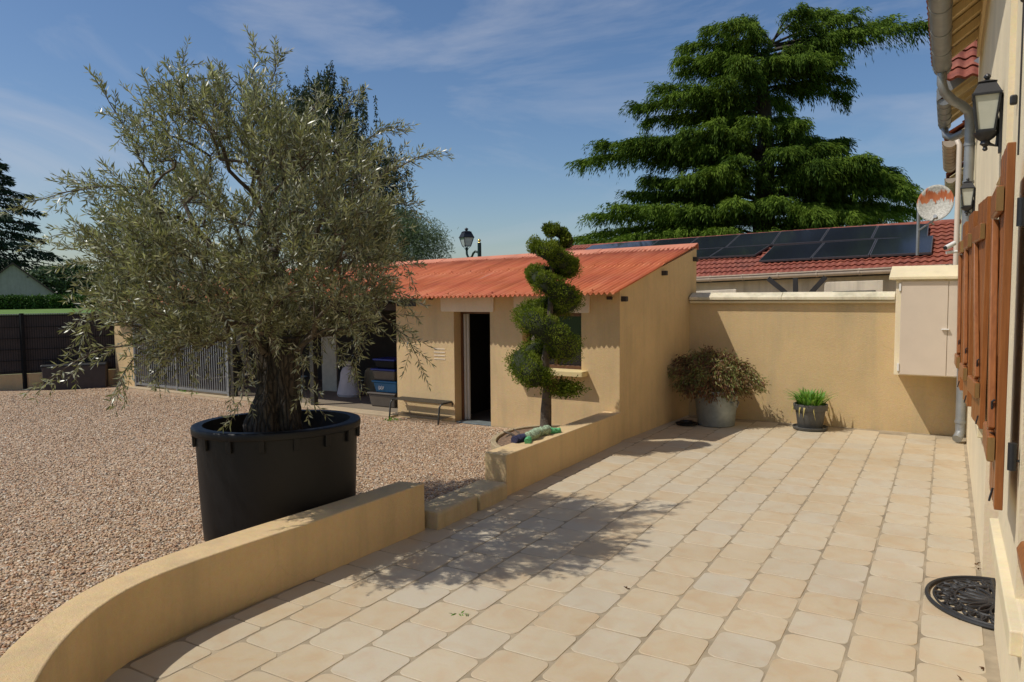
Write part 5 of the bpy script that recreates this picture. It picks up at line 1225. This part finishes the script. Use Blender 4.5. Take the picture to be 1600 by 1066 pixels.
for ys_, tx, ty, dp, hw in br:
    x0 = np.interp(ys_, tr_y, tr_x); a = cdp(x0, ys_+10); b_ = cdp(tx, ty, dp); L = np.linalg.norm(b_-a); mid = (a+b_)/2+np.array([0, 0, random.uniform(-.25, .75)+.03*L])
    cur = np.array([a*(1-q)**2+2*mid*q*(1-q)+b_*q*q for q in np.linspace(0, 1, 24)])
    m.tube(cur[::3], list(np.linspace(.035+.010*L, .012, 8)), 5)
    dirv = unit((b_-a)*np.array([1, 1, .3])); side = unit(np.cross(dirv, (0, 0, 1))); bt_ = random.gauss(0, .10)
    for _ in range(int(16+L*13)):
        q = 1-random.random()**1.15*.76; i = min(22, int(q*23)); c_ = cur[i]+rng.normal(size=3)*np.array([.08, .08, .05])
        sg = random.choice((-1, 1)); ln = random.uniform(.45, 1.0)*(1.25-.55*q)*(.75+.10*L); th = random.uniform(.25, 1.25)*sg
        d0 = dirv*math.cos(th)+side*math.sin(th); drop = random.uniform(.05, .60)*ln+.03
        k_ = int(26+ln*34); t_ = rng.random(k_)**.85; pts_ = c_+d0*(ln*t_)[:, None]; pts_[:, 2] += .10*ln*np.sin(t_*2.2)-drop*t_**2.2
        hang = rng.random(k_)**2.6*(.05+.42*t_**1.5); pts_[:, 2] -= hang; pts_ += rng.normal(size=(k_, 3))*np.array([.06, .06, .035])
        tang = d0[None]*ln+np.array([0, 0, 1.0])*(-2.2*drop*t_**1.2-.15)[:, None]
        P.append(pts_); D.append(unit(tang)+np.array([0, 0, -.12])-np.stack([0*hang, 0*hang, 1.8*hang], 1)+rng.normal(size=(k_, 3))*.26)
        LL.append(rng.uniform(.13, .27, k_)); WW.append(rng.uniform(.026, .05, k_)); RN.append(np.clip(.73+bt_-hang*1.2+random.gauss(0, .10)+rng.normal(size=k_)*.14, 0, 1))  # hanging blades toned darker, shade under the sprays put into the colour
m.build('limbs', M['darkbark'], ced, True); P = np.concatenate(P); print('cedar', len(P))
leaves('foliage', P, np.concatenate(D), np.concatenate(LL), np.concatenate(WW), np.concatenate(RN), M['cedar'], ced)

def plane_pt(x, y, Dd, dp=0): u = unit(ray(x, 455)*np.array([1, 1, 0])); return None
def view_plane(x0, Dd):
    u = unit(ray(x0, 455)*np.array([1, 1, 0]))
    return lambda x, y, dp=0.0: atpl(x, y, u*Dd, u)+u*dp
# weeping birch behind the olive
vp = view_plane(520, 32.0); bb = vp(520, 470)*np.array([1, 1, 0]); bt = thing('weeping_tree', 'dark weeping tree showing above and behind the olive tree', 'tree', bb)
m = MB(); trunk = [bb, vp(520, 380), vp(515, 280), vp(508, 190), vp(500, 130)]; m.tube(trunk, [.35, .28, .2, .12, .04], 10); m.build('trunk', M['darkbark'], bt, True)
tips = [(470,128),(495,118),(520,122),(450,150),(545,150),(555,175),(440,190),(575,205),(600,235),(620,265),(430,230),(420,280),(610,300),(590,330),(560,280),(530,240),(480,220),(500,180),(460,260),(520,320),(560,350),(480,330),(600,370),(625,350),(450,350),(540,200)]
P = []; D = []; RN = []; m = MB()
for x, y in tips:
    for rep in range(3):
        e = vp(x+random.gauss(0, 9), y+random.gauss(0, 6), random.uniform(-2, 2)); a = np.array(trunk[2])+(np.array(trunk[4])-np.array(trunk[2]))*random.random()
        if a[2] > e[2]+.5: a = np.array(trunk[1])+(np.array(trunk[2])-np.array(trunk[1]))*random.random()
        m.tube([a, (a+e)/2+np.array([0, 0, .3]), e], [.05, .03, .01], 5)
        for _ in range(14):
            st = e+(a-e)*random.random()*.35+rng.normal(size=3)*.22; ln = random.uniform(.5, 1.7); k_ = int(ln*60); s_ = rng.random(k_)
            pp_ = st+np.array([random.gauss(0, .1), random.gauss(0, .1), -ln])*s_[:, None]+rng.normal(size=(k_, 3))*.035
            P.append(pp_); D.append(np.array([0, 0, -1.0])+rng.normal(size=(k_, 3))*.5); RN.append(np.clip(random.random()*.6+rng.random(k_)*.5, 0, 1))
m.build('limbs', M['darkbark'], bt, True); P = np.concatenate(P); print('birch', len(P))
leaves('foliage', P, np.concatenate(D), rng.uniform(.08, .14, len(P)), rng.uniform(.035, .06, len(P)), np.concatenate(RN), M['birch'], bt)
# willow bush right of it
def bush(name, lab, cat, vp, x0, outl, n, L, W, mat, dep, group=None, base=462, twig=True, trunk_r=.12):
    b_ = vp(x0, base)*np.array([1, 1, 0]); t = thing(name, lab, cat, b_, group); cs = []
    o_ = np.array(outl, float); cxy = np.array([o_[:, 0].mean(), o_[:, 1].mean()])
    m = MB(); m.tube([b_, vp(x0, (base+o_[:, 1].mean())/2), vp(cxy[0], cxy[1])], [trunk_r, trunk_r*.8, trunk_r*.3], 8)
    ang_ = np.arctan2(o_[:, 1]-cxy[1], o_[:, 0]-cxy[0]); rr = np.linalg.norm(o_-cxy, axis=1); od_ = np.argsort(ang_)
    for i in range(70):
        a = random.uniform(-math.pi, math.pi); s_ = random.random()**.45; r_ = s_*np.interp(a, np.r_[ang_[od_]-6.2832, ang_[od_], ang_[od_]+6.2832], np.tile(rr[od_], 3))
        c_ = vp(cxy[0]+r_*math.cos(a), cxy[1]+r_*math.sin(a), random.uniform(-1, 1)*dep*math.sqrt(max(0, 1-s_*s_))); cs.append(c_)
        if twig and i % 2 == 0: q_ = vp(cxy[0], cxy[1]); m.tube([q_, (q_+c_)/2+np.array([0, 0, .1*dep]), c_], [trunk_r*.3, trunk_r*.15, trunk_r*.05], 5)
    m.build('trunk', M['darkbark'], t, True)
    sp = dep*.17; P, D, l_, w_, r_ = clump_leaves(cs, n, sp, L, W, .1)
    leaves('crown', P, D, l_, w_, r_, mat, t); return t
vp = view_plane(630, 27.0)
bush('willow_bush', 'pale green bush behind the shed roof right of the olive tree', 'bush', vp, 620, [(570,400),(575,368),(600,350),(625,352),(650,360),(672,352),(685,360),(690,385),(694,405),(640,418)], 16000, (.10, .18), (.018, .03), M['willow'], 1.4)
vp = view_plane(630, 30.0)
bush('dark_bush', 'dark green bush behind the pale bush at the shed roof', 'bush', vp, 632, [(600,370),(605,340),(625,334),(643,337),(645,365)], 6000, (.08, .14), (.03, .05), M['birch'], .9)
# far left: conifer, house, trees, hedge
vp = view_plane(0, 210.0); b_ = vp(-5, 470)*np.array([1, 1, 0]); cf = thing('conifer', 'dark tall conifer cut by the left edge of the photo', 'conifer', b_)
m = MB(); tp = vp(-12, 235); m.tube([b_, b_*.5+tp*.5, tp], [1.4, .8, .1], 10); m.build('trunk', M['darkbark'], cf, True)
P = []; D = []; RN = []; m = MB()
for i in range(64):
    s_ = (i+.5)/64; z = 5.0+(tp[2]-5.0)*s_; R_ = ((1-s_)**.8*6.0+.4)*2.8; a = i*2.4; c0 = np.array([b_[0], b_[1], z]); e = c0+np.array([math.cos(a), math.sin(a), -.12])*R_*random.uniform(.75, 1.1)
    m.tube([c0, (c0+e)/2+np.array([0,0,.15*R_*.3]), e], [.2, .12, .05], 5); k_ = int(60+R_*17); q = rng.random(k_)**.7
    w_ = rng.normal(size=(k_, 3))*np.array([.45, .45, .10])*(1.15-q)[:, None]*R_*.22
    pp_ = c0+(e-c0)*q[:, None]+w_; pp_[:, 2] -= .9*rng.random(k_); P.append(pp_); D.append(unit(e-c0)+np.array([0, 0, -.5])+rng.normal(size=(k_, 3))*.4); RN.append(rng.random(k_))
m.build('limbs', M['darkbark'], cf, True); P = np.concatenate(P); leaves('foliage', P, np.concatenate(D), rng.uniform(.8, 1.7, len(P)), rng.uniform(.22, .42, len(P)), np.concatenate(RN), M['conifer'], cf)
vp = view_plane(20, 165.0)
fh = thing('far_house', 'grey gabled house with a brown roof far across the field', 'house', vp(20, 470)*np.array([1, 1, 0]))
u = unit(ray(20, 455)*np.array([1, 1, 0])); ap, er, el = vp(20, 413), vp(84, 459), vp(-44, 459)
def dn_(p, z): return np.array([p[0], p[1], z])
m = MB(); m.extr([dn_(el,-.1), dn_(er,-.1), er, ap, el], tuple(u*12)); m.build('wall', M['grey_wall'], fh)
m = MB()
for e in (er, el):
    d = unit(e-ap); a, b_ = ap+np.array([0,0,.05])-u*.5, e+d*.7+np.array([0,0,.05])-u*.5; nrm2 = np.array([0, 0, .3]); m.extr([a, b_, b_+nrm2, a+nrm2], tuple(u*10))
m.build('roof', M['brownroof'], fh)
ch_ = vp(45, 433); m = MB(); m.box(ch_[0]-.12, ch_[0]+.12, ch_[1]-.3, ch_[1]-.1, ch_[2]-.1, ch_[2]+.1); m.build('vent', M['darkmetal'], fh)
vp = view_plane(90, 190.0)
for x0, ol, lab in ((70, [(45,440),(58,425),(80,422),(95,428),(108,440),(112,460),(60,462)], 'mid green tree beside the far grey house'), (118, [(88,442),(92,424),(102,415),(120,417),(140,421),(150,436),(152,460),(95,462)], 'rounded tree in the middle of the far tree line'), (172, [(140,440),(145,424),(165,418),(190,420),(215,425),(225,445),(222,462),(150,462)], 'tree at the right of the far tree line behind the olive')):
    bush('far_tree', lab, 'tree', vp, x0, ol, 5000, (.5, .9), (.3, .55), M['fartree'], 3.5, 'trees beyond the field', 470, True, .3)
vp = view_plane(60, 150.0); a, b_ = vp(-220, 462), vp(190, 461.5); a2, b2_ = vp(-220, 475)[2], 0
n = 26000; q = rng.random(n); P = a+(b_-a)*q[:, None]; P[:, 2] = rng.random(n)*2.2-.1; P += rng.normal(size=(n, 3))*np.array([.5, .5, .12])
hd = leaves('hedge', P, rng.normal(size=(n, 3)), rng.uniform(.25, .5, n), rng.uniform(.15, .3, n), rng.random(n), M['hedge'], None); tag(hd, 'long clipped green hedge across the far side of the field', 'hedge')
n = 30000; P = np.stack([rng.uniform(-75, -22, n), rng.uniform(12, 75, n), np.full(n, -.12)], 1); leaves('crop', P, rng.normal(size=(n, 3))*.35+np.array([0, 0, 1.0]), rng.uniform(.25, .6, n), rng.uniform(.05, .12, n), rng.random(n), mat_leaf('crop_leaf', [(0, (.09, .16, .05)), (1, (.17, .25, .10))], .25), None)
tag(bpy.data.objects['crop'], kind='stuff')
# grey gabled house behind the olive
vp = view_plane(240, 34.0); u = unit(ray(240, 455)*np.array([1, 1, 0])); gh = thing('gabled_house', 'tall grey house gable half hidden behind the olive tree', 'house', vp(240, 470)*np.array([1, 1, 0]))
ap, el, er = vp(238, 312), vp(158, 462), vp(420, 462); er2 = vp(330, 462)
m = MB(); m.extr([dn_(el,-.1), dn_(er2,-.1), er2, ap, el], tuple(u*8)); m.build('wall', M['grey_wall'], gh)
m = MB()
for e in (er2, el):
    d = unit(e-ap); a, b_ = ap+np.array([0,0,.03])-u*.3, e+d*.4+np.array([0,0,.03])-u*.3; m.extr([a, b_, b_+np.array([0,0,.22]), a+np.array([0,0,.22])], tuple(u*8.6))
m.build('roof', M['brownroof'], gh)
